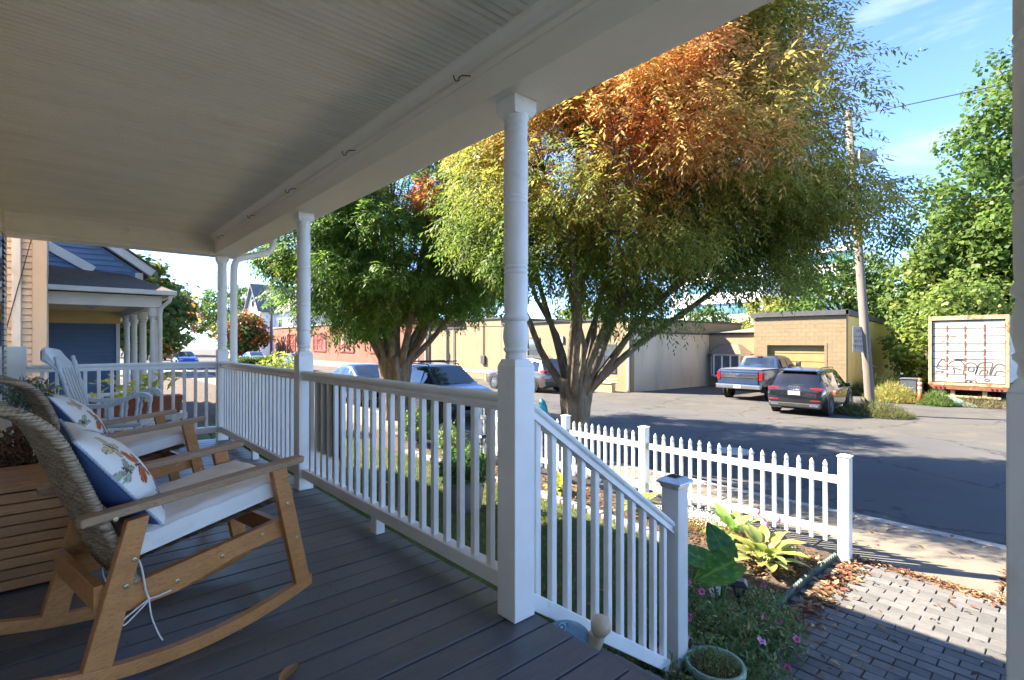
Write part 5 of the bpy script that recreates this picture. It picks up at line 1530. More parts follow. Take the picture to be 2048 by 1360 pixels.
def street_tree(name, label, base, crown_c, ells, trunk, nstems, nclump, per, L, colf, bark, seed, zfun, reach, twigs=1, rmin=.45):
    random.seed(seed)
    t = thing(name, label, 'tree', base)
    par_off = Vector(base)
    H, r0, r1, lean = trunk
    tm = trunk_mesh((0,0,0), H, r0, r1, lean, seed=seed).build('trunk', bark, t, True)
    stems = []
    for k in range(nstems):
        az = 2*math.pi*(k+random.uniform(-.3,.3))/nstems; el = random.uniform(.62,1.38)
        sx = r1*.62*math.cos(az); sy = r1*.62*math.sin(az)
        st_ = (lean[0]+sx, lean[1]+sy, H-.30)
        ln = reach*random.uniform(.8,1.1)
        cx = (Vector(crown_c)-par_off)
        tip = (cx.x*.55+ln*math.cos(az)*math.cos(el), cx.y*.55+ln*math.sin(az)*math.cos(el), H+ln*math.sin(el)*1.1)
        mb = MB(); pts = limb(mb, st_, tip, r1*random.uniform(.18,.29), .026, .06, 12, .09)
        mb.build('limb', bark, t, True); stems.append(pts)
    C = in_crown(nclump, ells, rmin, zfun)
    rad = 0.45+0.45*RNG.random(len(C))
    # a twig from the nearest stem into every clump
    allp = np.array([tuple(p) for s in stems for p in s[4:]])+np.array(base)
    tw = MB()
    for i, c in enumerate(C):
        d = np.linalg.norm(allp-c[None,:],axis=1)+np.maximum(0, allp[:,2]-c[2])*1.2
        a = allp[np.argmin(d)]
        pa = curve_eval([Vector(a)-par_off, (Vector(a).lerp(Vector(c),.5)-par_off)+Vector((random.uniform(-.2,.2),random.uniform(-.2,.2),.15)), Vector(c)-par_off], 6)
        tw.tube(pa, [.016-.012*q/5 for q in range(6)], 5, False)
    o = tw.build('twigs', TWIG, t, True); o['kind'] = 'stuff'
    cr_ = pinnate(C, rad, per, L, 0.30, colf, centre=crown_c, parent=None)
    cr_.parent = t; cr_.matrix_parent_inverse = Matrix.Translation(-par_off)
    return t

def smooth(a, b, x):
    t = np.clip((x-a)/(b-a), 0, 1); return t*t*(3-2*t)
G1 = np.array([0.060,0.118,0.02]); G2 = np.array([0.125,0.185,0.036]); YG = np.array([0.34,0.32,0.07]); OR = np.array([0.64,0.34,0.13]); RD = np.array([0.58,0.17,0.06])
def wavy(B, s, seed):
    r = np.random.default_rng(seed); v = np.zeros(len(B))
    for k in range(7):
        d = r.normal(0,1,3); d /= np.linalg.norm(d); f = s*(0.6+1.2*r.random()); v += np.sin(B@d*f+r.random()*6.28)
    return v/7**.5
def autumn_col(B, idx):
    rn = np.random.default_rng(5); cl = rn.random(idx.max()+1)[idx]; c2 = rn.random(idx.max()+1)[idx]
    h = smooth(2.7, 4.7, B[:,2]+0.34*(B[:,0]+4.6)-0.18*(B[:,1]-7))
    nz_ = wavy(B, 1.3, 3)
    w_ = np.clip(h*0.52+0.34*nz_*np.clip(h+.15,0,1)+(cl-0.5)*0.5, 0, 1)[:,None]
    g = G1+(G2-G1)*c2[:,None]
    warm = np.where(w_ < .5, g+(YG-g)*(w_*2), YG+(OR-YG)*(w_*2-1))
    red = np.clip((nz_-1.0)*0.8,0,.5)*h
    warm = warm*(1-red[:,None])+RD*red[:,None]
    return warm*(0.8+0.4*RNG.random((len(B),1)))
def green_col(B, idx):
    rn = np.random.default_rng(8); cl = rn.random(idx.max()+1)[idx]; c2 = rn.random(idx.max()+1)[idx]
    g = (G1*0.95+(G2-G1)*(c2[:,None]*0.9))*np.array([1.25,1.38,1.3])
    # a turned spray high on the side toward the other tree
    turn = smooth(1.2, .5, np.linalg.norm((B-np.array([-11.2,6.6,5.2]))/np.array([1.0,1.0,.8]),axis=1))[:,None]
    g = g*(1-turn)+RD*turn
    yl = (cl > .9)[:,None]*0.5
    return (g*(1-yl)+YG*yl)*(0.8+0.4*RNG.random((len(B),1)))

T2 = (-6.72,7.60,-1.05); C2c = (-5.4,7.8,4.3)
def z2(p):
    r = math.hypot(p[0]-T2[0], p[1]-T2[1])
    if p[2] < 1.45+0.15*max(0, r-0.8): return False
    if p[1] < 3.6: return False
    return True
tree2 = street_tree('autumn_tree', 'street tree turning orange with fluted trunk behind the picket fence', T2, C2c,
    [(-5.5,7.8,4.6,3.15,2.8,2.9),(-4.8,7.4,6.0,2.1,2.0,2.1),(-6.1,7.4,4.2,2.5,2.6,2.7),(-3.3,10.2,3.3,1.4,1.3,.8),(-4.0,9.4,3.5,1.9,1.6,1.2),(-4.35,8.2,6.2,1.7,1.6,1.6)], (1.6,.225,.31,(.05,.0)), 15, 410, 88, .088, autumn_col, BARK, 21, z2, 3.6)
T1 = (-13.9,7.60,-1.05); C1c = (-13.7,7.4,4.8)
def z1(p):
    r = math.hypot(p[0]-T1[0], p[1]-T1[1])
    return p[2] > 1.4+0.10*max(0, r-1.0)
tree1 = street_tree('green_tree', 'green street tree with thick pale trunk in front of the blue cars', T1, C1c,
    [(-13.7,7.4,5.0,3.9,3.6,3.5),(-13.2,7.0,3.6,3.9,3.4,2.1)], (1.9,.34,.48,(.0,.0)), 13, 320, 62, .125, green_col, BARK2, 34, z1, 3.4)
# teal pouch tied to the trunk
tp = tag(MB().lathe([(.02,0),(.07,.03),(.085,.15),(.085,.42),(.06,.52),(.02,.58)], n=14).build('teal_pouch', pm('teal_cloth',(0.02,0.22,0.30),(0.03,0.30,0.38),6,0.6), None, True), 'teal blue pouch tied to the trunk of the orange tree', 'pouch')
tp.location = (-7.02,7.12,-.42); tp.rotation_euler = (0.1,-0.18,0)

# ---------------------------------------------------------------- broad-leaved background trees
def broad(C, rad, per, L, cols, centre, flat=.75, seed=0):
    n = len(C)*per; idx = np.repeat(np.arange(len(C)), per)
    off = rand_unit(n)*(RNG.random((n,1))**0.4)*np.asarray(rad)[idx][:,None]*np.array([1,1,flat])
    B = C[idx]+off
    out = off/np.maximum(np.linalg.norm(off,axis=1,keepdims=True),1e-6)
    N_ = out*0.9+np.array([0,0,.7])+0.7*rand_unit(n)
    D = np.cross(N_, rand_unit(n)); D[:,2] -= .35*np.linalg.norm(D,axis=1)
    k = np.random.default_rng(seed).random(len(C))[idx][:,None]
    c = cols[0]+(cols[1]-cols[0])*k
    if len(cols) > 2:
        sel = (np.random.default_rng(seed+1).random(len(C)) < cols[3])[idx]
        c[sel] = cols[2]
    c = c*(0.7+0.6*RNG.random((n,1)))
    return B, D, N_, L*(0.7+0.6*RNG.random(n)), np.clip(c, .004, .9)
def back_tree(name, label, base, H, ells, ncl, per, L, cols, seed, group=None, rad=(.7,1.3), tr=.25):
    random.seed(seed)
    t = thing(name, label, 'tree', base, group=group)
    bz = Vector(base)
    ew = [(base[0]+e[0], base[1]+e[1], base[2]+e[2], e[3], e[4], e[5]) for e in ells]
    C = in_crown(ncl, ew, .55)
    rd = rad[0]+(rad[1]-rad[0])*RNG.random(len(C))
    top = max(e[2] for e in ells)
    mb = MB(); mb.tube([(0,0,-.2),(tr*.2,0,H*.25),(0,tr*.3,H*.5),(0,0,top)], [tr*1.2,tr,tr*.75,tr*.25], 10); mb.build('trunk', TWIG, t, True)
    lm = MB()
    for c in C[::4]:
        z0 = min(top, max(H*.2, (c[2]-base[2])*.55))
        lm.tube([(0,0,z0), ((c[0]-base[0])*.55,(c[1]-base[1])*.55,z0+((c[2]-base[2])-z0)*.6+.2), (c[0]-base[0],c[1]-base[1],c[2]-base[2])], [tr*.35,tr*.2,tr*.06], 5, False)
    o = lm.build('limbs', TWIG, t, True); o['kind'] = 'stuff'
    B, D, N_, L_, c = broad(C, rd, per, L, cols, None, seed=seed)
    cr_ = leafset('crown', B-np.array(base), D, N_, L_, L_*.8, c, LEAF, t, 'stuff', .08)
    return t
gA = np.array([0.06,0.115,0.024]); gB = np.array([0.115,0.18,0.036]); gY = np.array([0.19,0.235,0.045]); gO = np.array([0.42,0.22,0.05])
GB = -1.42
grp = 'green trees behind the garage and trailer'
back_tree('maple_tree', 'tallest green maple at the right edge behind the trailer', (-1.0,42,GB), 20, [(0,0,10.5,6.6,5.5,7.2),(0.3,0,17.0,4.6,4,4.6),(-3.4,0,5.5,4,3.5,4)], 520, 64, .30, [gA,gB], 41, grp, (.8,1.5), .4)
back_tree('maple_tree', 'green maple just right of the garage, sunlit yellow green', (-4.9,41,GB), 13, [(0,0,5.6,4.0,3.8,5.0),(.6,0,8.8,2.6,2.6,2.2)], 260, 60, .28, [gA,gY], 42, grp, (.7,1.3), .3)
back_tree('maple_tree', 'dark green tree rising directly behind the garage roof', (-12.3,44,GB), 9, [(0,0,5,4.4,3.8,4.4),(3.4,0,4.5,3.4,3.4,4.2)], 240, 56, .28, [gA,gB,gY,.06], 43, grp, (.7,1.3), .3)
back_tree('maple_tree', 'middle tall green tree between garage and trailer', (-2.6,47,GB), 16, [(0,0,8.5,4.6,4.5,7),(1.5,0,13,3.4,3.4,3.4)], 280, 58, .32, [gA,gB], 44, grp, (.8,1.4), .35)
back_tree('vine_thicket', 'leafy yellow green vines filling the gap between garage and trailer', (-5.6,33.5,GB), 5, [(0,0,2.6,1.6,2.2,2.8),(1.5,1.5,3.2,2.0,2.0,3.0)], 120, 70, .22, [gB,gY], 45, None, (.5,.9), .12)
back_tree('yellow_shrub', 'yellow green bush behind the roof of the low tan wing', (-19.5,50,GB), 6, [(0,0,4.6,3.2,2.6,2.6)], 90, 60, .26, [gY,np.array([.34,.30,.05])], 46, None, (.6,1.0), .15)
back_tree('office_tree', 'thin tree standing in front of the office block', (-30,58,GB), 9, [(0,0,4.6,2.6,2.4,3.0)], 80, 50, .26, [gA,gB], 47, None, (.6,1.0), .15)
back_tree('roof_tree', 'green tree showing above the tan building left of the orange tree', (-42,50,GB), 8, [(0,0,5,5,4,3.6)], 120, 50, .32, [gA,gB,gY,.2], 48, None, (.8,1.3), .2)
g2 = 'street trees far up the road'
for i, (bx_, by_, H, w_, cols, lab) in enumerate((
    (-47,4.6,8.5,3.6,[gA*.9,gB*.8,gO,.10],'dark green tree beside the blue house porch far up the street'),
    (-62,5.4,10.5,4.2,[gB,gY,gO,.35],'turning street tree with orange patches left of the corner post'),
    (-72,17.8,6.3,2.9,[gA,gB,np.array([.40,.13,.04]),.35],'reddish tree in front of the white house'),
    (-105,3.8,11,5,[gA,gB,gY,.3],'tall tree at the far left end of the street'),
    (-112,13,12,6,[gB,gY,gO,.2],'broad tree closing the far end of the street'),
    (-70,40,13,5.5,[gB,gY],'light green tree behind the brick building'),
    (-135,30,17,8,[gA*1.2,gB*1.1],'large pale tree beyond the white house roof'),
    (-52,42,12,5,[gB,gY],'yellow green tree behind the brick building beside the green street tree'),
    (-120,17,13,6.5,[gA,gB,gO,.15],'dense green tree filling the end of the street right of the blue porch'),
    (-128,33,15,8,[gA,gB,gY,.2],'wide green tree behind the corner post at the end of the street'),
    (-100,44,14,7,[gA,gB,gY,.15],'green tree rising behind the white gabled house'))):
    back_tree('street_tree', lab, (bx_,by_,-1.3), H, [(0,0,H*.58,w_,w_,H*.40),(w_*.3,0,H*.75,w_*.6,w_*.6,H*.25)], 130, 46, .34+.02*w_, cols, 60+i, g2, (.8,1.5), .25)
# clipped hedge block beside the far cars
n = 9000
hp = RNG.random((n,3)); ax = RNG.integers(0,3,n); hp[np.arange(n),ax] = np.round(hp[np.arange(n),ax])
hP = np.array([-24.6,5.5,-1.05])+hp*np.array([1.6,1.5,1.62])
hd = thing('clipped_hedge', 'small square clipped green hedge past the blue house', 'hedge')
leafset('hedge_leaves', hP, rand_unit(n), rand_unit(n), .09, .05, np.tile(gA*1.1,(n,1))*(0.6+.8*RNG.random((n,1))), LEAF, hd, 'stuff')
MB().box(-24.5,-23.1,5.6,6.9,-1.05,.5).build('hedge_core', pm('hedge_core',(0.02,0.035,0.01),(0.03,0.045,0.012),9,.95), hd)
# ================================================================ yard plants and small things
def leaf_blade(L, W, bend, cup, col1, col2, shape='ovate', nu=10, nv=7, edge=0.0, fold=0.25):
    """a single broad leaf growing along +y from the origin, with ribs, returned as a mesh builder with its own colours"""
    m = MB(); rows = []; cols = []
    for i in range(nu+1):
        t = i/nu
        if shape == 'heart': w_ = W*(math.sin(math.pi*min(1,(t*0.86+.14)))**.75)*(1-.28*t)
        elif shape == 'long': w_ = W*math.sin(math.pi*(t*.93+.04))**.9*(1-.15*t)
        else: w_ = W*math.sin(math.pi*(t*.9+.07))**.8*(1.05-.4*t)
        if i == nu: w_ = W*.02
        row = []
        for j in range(nv):
            u = j/(nv-1)*2-1
            y = L*t-(.10*L*abs(u)**1.5*(1-t)*(1.6 if shape == 'heart' else .3))
            z = -bend*L*t*t+cup*abs(u)*w_*fold*2+.012*L*math.sin(t*16+abs(u)*3)*(1 if shape != 'long' else .4)*edge+(.005*math.cos(2*(t*13-abs(u)*3.2)) if shape == 'heart' else 0)
            row.append((u*w_*(1+edge*.04*math.sin(t*40)), y, z))
            k = min(1, abs(u)**2.2+.15*random.random())
            if shape == 'heart' and (abs(u) < .06 or abs(math.sin(t*13-abs(u)*3.2)) < .16): k = 3.0
            cols.append(tuple(np.array(col1)*(1-k)+np.array(col2)*k))
        rows.append(row)
    m.grid(rows); m.c = cols
    return m
PLANT = leaf_mat('plant_leaf', .3, .42)
def hosta(name, label, loc, n, L, W, c1, c2, spread=(.35,1.1), seed=0, stalk=.12, group=None):
    random.seed(seed)
    h = thing(name, label, 'plant', loc, group=group)
    for k in range(n):
        az = 2*math.pi*k*0.381966+random.uniform(-.2,.2); el = spread[0]+(spread[1]-spread[0])*(1-k/n)+random.uniform(-.1,.1)
        l_ = L*random.uniform(.75,1.1)
        m = leaf_blade(l_, W*random.uniform(.8,1.1), random.uniform(.25,.6), .5, [q*random.uniform(.8,1.15) for q in c1], [q*random.uniform(.8,1.15) for q in c2], 'ovate', 9, 7, .4)
        o = m.build('leaf', PLANT, h, True)
        s = stalk*random.uniform(.7,1.3)
        o.location = (math.cos(az)*s*math.cos(el)*.8, math.sin(az)*s*math.cos(el)*.8, s*math.sin(el)+.02)
        o.rotation_euler = (el, random.uniform(-.25,.25), az-math.pi/2)
    st_ = MB()
    for k in range(n):
        az = 2*math.pi*k*0.381966; st_.tube([(0,0,-.01),(math.cos(az)*stalk*.5,math.sin(az)*stalk*.5,stalk*.6)], .006, 5)
    st_.build('stems', pm('hosta_stem',(0.20,0.24,0.06),(0.26,0.26,0.08),9,.6), h, True)['kind'] = 'stuff'
    return h
Y = YARD
hosta('hosta', 'large yellowing hosta beside the scalloped edging', (-2.18,5.32,Y), 34, .24, .075, (0.22,0.29,0.06), (0.42,0.38,0.13), (.2,1.15), 3, .22)
hosta('hosta', 'small green hosta by the fence left of the pink flower stake', (-2.75,5.80,Y), 13, .26, .075, (0.16,0.30,0.05), (0.30,0.40,0.12), (.3,1.2), 4, .13)
hosta('hosta', 'green hosta at the foot of the middle fence post', (-3.98,5.78,Y), 18, .24, .075, (0.20,0.34,0.06), (0.36,0.44,0.16), (.3,1.1), 5, .12)
hosta('yellow_creeper', 'bright yellow green mound of foliage near the third fence post', (-5.25,5.60,Y), 40, .13, .045, (0.42,0.46,0.07), (0.50,0.50,0.10), (.2,1.3), 6, .16)
# elephant ear with three big leaves
ee = thing('elephant_ear', 'elephant ear plant with three huge dark green leaves by the stair post', 'plant', (-2.0,4.02,Y))
random.seed(12)
def frame(d, nrm):
    d = Vector(d).normalized(); n_ = Vector(nrm); n_ = (n_-d*n_.dot(d)).normalized(); x_ = d.cross(n_)
    return Matrix((x_, d, n_)).transposed()
for (tip, L, W, d_, n_, c1, c2) in (((.10,.06,.50),.37,.16,(-.62,-.55,-.42),(.35,-.55,.75),(0.06,0.17,0.03),(0.09,0.22,0.04)),
                                    ((.02,.10,.50),.29,.12,(-.45,-.25,.85),(.30,-.75,.35),(0.035,0.11,0.05),(0.05,0.14,0.06)),
                                    ((-.10,.02,.44),.32,.12,(-.8,-.35,.30),(.1,-.45,.85),(0.05,0.15,0.04),(0.08,0.2,0.05))):
    MB().tube(curve_eval([(0,0,-.02),(tip[0]*.35,tip[1]*.35,tip[2]*.5),tip], 8), [.014,.013,.012,.011,.010,.009,.008,.007], 7).build('stalk', pm('stalk_green',(0.10,0.20,0.05),(0.14,0.24,0.07),8,.5), ee, True)
    o = leaf_blade(L, W, .18, .25, c1, c2, 'heart', 18, 15, 1.0, .18).build('leaf', PLANT, ee, True)
    M_ = frame(d_, n_).to_4x4(); M_.translation = Vector(tip); o.matrix_basis = M_
# trailing petunias
random.seed(5)
pt = thing('petunia_bed', 'mass of trailing petunias with pink flowers beside the stairs', 'plant', (-1.72,3.55,Y))
n = 15000
ctr = np.array([[.0,.0,.18],[.05,-.45,.16],[-.35,-.05,.16],[-.25,-.5,.2],[.12,.35,.10],[-.05,.7,.06],[-.5,.35,.08],[.28,-.25,.08],[-.30,-.85,.16],[.05,-.8,.14]])
ix = RNG.integers(0, len(ctr), n)
B = ctr[ix]+rand_unit(n)*(RNG.random((n,1))**.5)*np.array([.30,.30,.20]); B = B[B[:,2] > -.01]; n = len(B)
pc_ = np.array([0.07,0.125,0.035])+(np.array([0.16,0.21,0.07])-np.array([0.07,0.125,0.035]))*RNG.random((n,1))
pc_[RNG.random(n) < .06] = (0.34,0.26,0.13)
leafset('foliage', B, rand_unit(n)+np.array([0,0,.2]), np.array([0,0,1.0])+.8*rand_unit(n), .032+.03*RNG.random(n), .018, pc_, PLANT, pt, 'stuff', .06)
PINK = pm('petunia_pink', (0.62,0.10,0.30),(0.70,0.22,0.42),14,.6); PINK2 = pm('petunia_mauve', (0.62,0.24,0.46),(0.70,0.36,0.55),14,.6)
def flower(par, loc, r, mat, rot):
    P = [[(0.004*math.cos(2*math.pi*k/20),0.004*math.sin(2*math.pi*k/20),-.03) for k in range(20)],[(0.010*math.cos(2*math.pi*k/20),0.010*math.sin(2*math.pi*k/20),-.006) for k in range(20)],
         [(r*(.6+.04*math.cos(5*2*math.pi*k/20))*math.cos(2*math.pi*k/20),r*(.6+.04*math.cos(5*2*math.pi*k/20))*math.sin(2*math.pi*k/20),.004) for k in range(20)],
         [(r*(1+.13*math.cos(5*2*math.pi*k/20))*math.cos(2*math.pi*k/20),r*(1+.13*math.cos(5*2*math.pi*k/20))*math.sin(2*math.pi*k/20),.002+.006*math.sin(k*1.9)) for k in range(20)]]
    o = MB().grid(P, True).build('flower', mat, par, True); o.location = loc; o.rotation_euler = rot
for k in range(22):
    c = ctr[random.randrange(len(ctr))]; a = random.uniform(0,6.28)
    flower(pt, (c[0]+.26*math.cos(a), c[1]+.26*math.sin(a), c[2]+random.uniform(.06,.19)), random.uniform(.022,.034), random.choice((PINK,PINK2,PINK)), (random.uniform(-.2,1.2), random.uniform(-.6,.6), random.uniform(-.5,.8)))
# green pot with dry stalks
pot = thing('green_pot', 'pale green pot of dry stalks at the bottom beside the steps', 'pot', (-1.52,3.0,Y)); pot.scale = (.88,.88,.9)
POTM = pm('green_glaze', (0.20,0.30,0.22),(0.27,0.37,0.28),7,.4,.1)
MB().lathe([(.12,0),(.135,.02),(.165,.20),(.178,.28),(.182,.285),(.195,.29),(.20,.30),(.20,.335),(.195,.345),(.18,.345),(.172,.335),(.165,.27),(.16,.26)], n=32).build('pot_body', POTM, pot, True, auto=45)
MB().lathe([(.163,.275),(.10,.285),(.01,.29)], n=24).build('soil', SOIL, pot, True)
n = 700
B = np.stack([RNG.normal(0,.075,n),RNG.normal(0,.075,n),np.full(n,.28)],1); B = B[np.hypot(B[:,0],B[:,1])<.155]; n = len(B)
leafset('dry_stalks', B, rand_unit(n)+np.array([0,0,.55]), rand_unit(n), .05+.09*RNG.random(n), .006, np.array([0.30,0.22,0.12])*(0.5+.9*RNG.random((n,1))), DRYM, pot, 'stuff')
n = 260
B = np.stack([RNG.normal(0,.07,n),RNG.normal(0,.07,n),.31+.05*RNG.random(n)],1)
leafset('sprouts', B, rand_unit(n)+np.array([0,0,.4]), rand_unit(n), .035, .014, np.array([0.16,0.22,0.06])*(0.6+.8*RNG.random((n,1))), PLANT, pot, 'stuff')
# yellow garden tile leaning by the stair post
yt = tag(MB().prism([(-.05,0),(.05,0),(.055,.25),(.03,.42),(-.01,.50),(-.045,.40)], 'x', -.012, .012).build('yellow_stake', pm('yellow_plastic',(0.62,0.40,0.03),(0.55,0.34,0.02),6,.5), None, fix=True, bevel=.006), 'yellow plastic garden stake leaning behind the stair post', 'stake')
yt.location = (-1.74,3.12,Y); yt.rotation_euler = (0.15,-.12,.5)
# small lantern stakes
def lantern(label, loc, rz, s=1.0):
    l = thing('path_lantern', label, 'lantern', loc, rz, 'solar path lanterns in the flower bed')
    BK = pm('lantern_black', (0.018,0.018,0.022),(0.03,0.03,0.035),10,.4)
    MB().tube([(0,0,-.02),(0,0,.16*s)], .008, 8).build('stake', BK, l)
    MB().box(-.028*s,.028*s,-.028*s,.028*s,.16*s,.172*s).build('base', BK, l)
    for a_, b_ in ((-1,-1),(1,-1),(1,1),(-1,1)):
        MB().bar((a_*.026*s,b_*.026*s,.172*s),(a_*.045*s,b_*.045*s,.255*s), .007, .007, (a_,b_,0.01)).build('frame_bar', BK, l)
    c = .066*s; d = .040*s
    MB().add([(-c,-c,.255*s),(c,-c,.255*s),(c,c,.255*s),(-c,c,.255*s),(-c*.96,-c*.96,.270*s),(c*.96,-c*.96,.270*s),(c*.96,c*.96,.270*s),(-c*.96,c*.96,.270*s),(-d,-d,.30*s),(d,-d,.30*s),(d,d,.30*s),(-d,d,.30*s)],
             [(3,2,1,0),(0,1,5,4),(1,2,6,5),(2,3,7,6),(3,0,4,7),(4,5,9,8),(5,6,10,9),(6,7,11,10),(7,4,8,11),(8,9,10,11)]).build('cap', BK, l)
    m_, t_, b_ = (None, None, None)
    MB().lathe([(.020*s,.175*s),(.024*s,.21*s),(.030*s,.252*s)], n=10, cap=False).build('lens', glass_mat('lantern_glass',(0.25,0.24,0.20),.2), l, True)
lantern('small black path lantern between elephant ear and large hosta', (-1.93,4.22,Y), .4, 1.0)
lantern('black path lantern on the low planter seen through the railing', (-5.45,4.28,-.28), .2, .9)
# tulip light stake
tu = thing('tulip_light', 'pink artificial tulip light stake leaning in front of the fence', 'light', (-2.08,5.66,Y))
TB = pm('tulip_stem',(0.03,0.03,0.035),(0.05,0.06,0.05),8,.5)
for (tx, ty, tz, c_) in ((-.10,.02,.36,PINK2),(-.30,.0,.40,PINK2),(-.20,-.05,.30,PINK2)):
    MB().tube(curve_eval([(.06,0,0),(.03,0,.14),(tx*.6,ty*.5,tz*.8),(tx,ty,tz)], 10), .005, 6).build('stem', TB, tu, True)
    MB().lathe([(.006,0),(.020,.012),(.026,.03),(.022,.05),(.014,.062)], (tx,ty,tz), 10, False).build('bloom', c_, tu, True)
MB().box(-.05,.05,-.045,.045,.08,.09).build('solar_panel', MATS['lantern_black'], tu).rotation_euler = (.5,0,.3)
# white alyssum tufts along the fence, and dry stems
random.seed(9)
al = thing('alyssum_tufts', 'white alyssum and browning stems at the foot of the fence', 'plant', (-3.3,5.82,Y))
n = 1500
B = np.stack([RNG.normal(.15,.32,n),RNG.normal(0,.08,n),.10+.11*RNG.random(n)],1)
leafset('blooms', B, rand_unit(n), np.array([0,0,1])+.5*rand_unit(n), .022, .02, np.array([0.78,0.76,0.74])*(0.8+.25*RNG.random((n,1))), PLANT, al, 'stuff')
n = 2200
B = np.stack([RNG.normal(.2,.36,n),RNG.normal(-.04,.12,n),.01+.12*RNG.random(n)],1)
leafset('stems', B, rand_unit(n)+np.array([0,0,.6]), rand_unit(n), .07, .007, np.array([0.30,0.22,0.08])*(0.6+.8*RNG.random((n,1))), DRYM, al, 'stuff')

# planter tub on the lawn with a shrub
tub = thing('lawn_planter', 'grey tub planter with leafy pink flowering plant on the lawn behind the railing', 'planter', (-5.62,4.12,Y))
MB().lathe([(.20,0),(.22,.02),(.27,.36),(.285,.37),(.285,.41),(.265,.41),(.25,.36)], n=26).build('tub', pm('tub_grey',(0.20,0.17,0.15),(0.26,0.225,0.20),6,.7,.2), tub, True, auto=45)
MB().lathe([(.25,.37),(.01,.39)], n=20).build('soil', SOIL, tub)
n = 3800
B = np.array([0,0,.55])+rand_unit(n)*(RNG.random((n,1))**.5)*np.array([.34,.34,.28])
leafset('foliage', B, rand_unit(n)+np.array([0,0,.1]), np.array([0,0,1.0])+.8*rand_unit(n), .07+.04*RNG.random(n), .028, np.array([0.08,0.16,0.035])*(0.6+.9*RNG.random((n,1))), PLANT, tub, 'stuff', .06)
for k in range(9): flower(tub, (random.uniform(-.28,.28),random.uniform(-.28,.28),random.uniform(.55,.82)), .03, PINK, (random.uniform(0,1),random.uniform(-.5,.5),0))

# climbing shrub beyond the railing near the middle post and yard bushes on the left
def bush(name, label, loc, r, h, n, c1, c2, L=.07, W=.035, cat='shrub', group=None):
    b_ = thing(name, label, cat, loc, group=group)
    B = np.array([0,0,h*.55])+rand_unit(n)*(RNG.random((n,1))**.42)*np.array([r,r,h*.5])
    leafset('foliage', B, rand_unit(n), np.array([0,0,.8])+.8*rand_unit(n), L*(0.7+.6*RNG.random(n)), W, np.array(c1)+(np.array(c2)-np.array(c1))*RNG.random((n,1)), LEAF, b_, 'stuff', .06)
    st_ = MB()
    for k in range(7):
        a_ = k*.9; st_.tube([(0,0,-.02),(math.cos(a_)*r*.35,math.sin(a_)*r*.35,h*.4),(math.cos(a_)*r*.7,math.sin(a_)*r*.7,h*.8)], [.014,.009,.004], 5)
    st_.build('stems', TWIG, b_, True)['kind'] = 'stuff'
bush('garden_shrub', 'yellow green shrub rising beside the second porch post', (-13.6,4.2,Y), .75, 1.95, 3600, (0.16,0.22,0.04), (0.34,0.36,0.07), .10, .05)
bush('garden_shrub', 'low leafy shrub by the tree base seen through the balusters', (-9.9,6.0,Y), .45, .75, 1700, (0.07,0.15,0.03), (0.20,0.26,0.05), .08, .04)
bush('garden_shrub', 'dark green climbing shrub behind the far railing', (-8.6,2.15,Y), .45, 1.5, 2600, (0.04,0.09,0.02), (0.09,0.16,0.03), .08, .04)
bush('garden_shrub', 'pink flowering shrub beyond the far corner of the railing', (-10.4,3.2,Y), .55, 1.15, 2200, (0.07,0.12,0.03), (0.34,0.14,0.14), .07, .04)
bush('garden_shrub', 'green seedling bush right of the middle porch post base', (-8.0,5.55,Y), .3, .75, 900, (0.10,0.18,0.04), (0.22,0.28,0.06), .07, .03)

# pots beyond the far railing
TERRA = pm('terracotta', (0.36,0.13,0.065),(0.28,0.095,0.05),6,.8,.2)
def potted(name, label, loc, r, h, n, c1, c2, ph, pr_, L, W):
    p_ = thing(name, label, 'pot', loc)
    MB().lathe([(r*.68,0),(r*.72,.01),(r*.93,h*.78),(r,h*.8),(r,h),(r*.9,h),(r*.86,h*.85)], n=24).build('pot_body', TERRA, p_, True, auto=45)
    MB().lathe([(r*.86,h*.88),(.01,h*.9)], n=18).build('soil', SOIL, p_)
    B = np.array([0,0,h+ph*.45])+rand_unit(n)*(RNG.random((n,1))**.5)*np.array([pr_,pr_,ph*.55])
    leafset('foliage', B, rand_unit(n)+np.array([0,0,.25]), np.array([0,0,1.0])+.7*rand_unit(n), L, W, np.array(c1)+(np.array(c2)-np.array(c1))*RNG.random((n,1)), PLANT, p_, 'stuff', .06)
    return p_
potted('dusty_miller_pot', 'terracotta pot of silvery foliage on the deck behind the pale rocker', (-6.62,-.20,.38), .15, .22, 700, (0.34,0.38,0.34), (0.18,0.26,0.12), .30, .20, .075, .022)
sp = thing('plant_stand', 'wooden plant stand under the terracotta pot', 'stand', (-6.62,-.20,.002))
MB().box(-.17,.17,-.17,.17,.345,.372).build('stand_top', TEAKW, sp, bevel=.004)
for a_, b_ in ((-1,-1),(1,-1),(1,1),(-1,1)): MB().box(a_*.15-.018,a_*.15+.018,b_*.15-.018,b_*.15+.018,0,.344).build('leg', TEAKW, sp)
wb_ = thing('window_box', 'long terracotta planter with bright yellow green sweet potato leaves outside the far railing', 'planter', (-7.92,.55,0))
MB().prism([(-.62,.34),(.62,.34),(.66,.56),(-.66,.56)], 'x', -.13, .13).build('trough', TERRA, wb_, fix=True, bevel=.01)
MB().box(-.15,.15,-.70,.70,.26,.335).build('shelf', WHITE, wb_)
for yy in (-.6,.6): MB().box(-.03,.03,yy-.03,yy+.03,-1.0,.26).build('shelf_leg', WHITE, wb_)
random.seed(31)
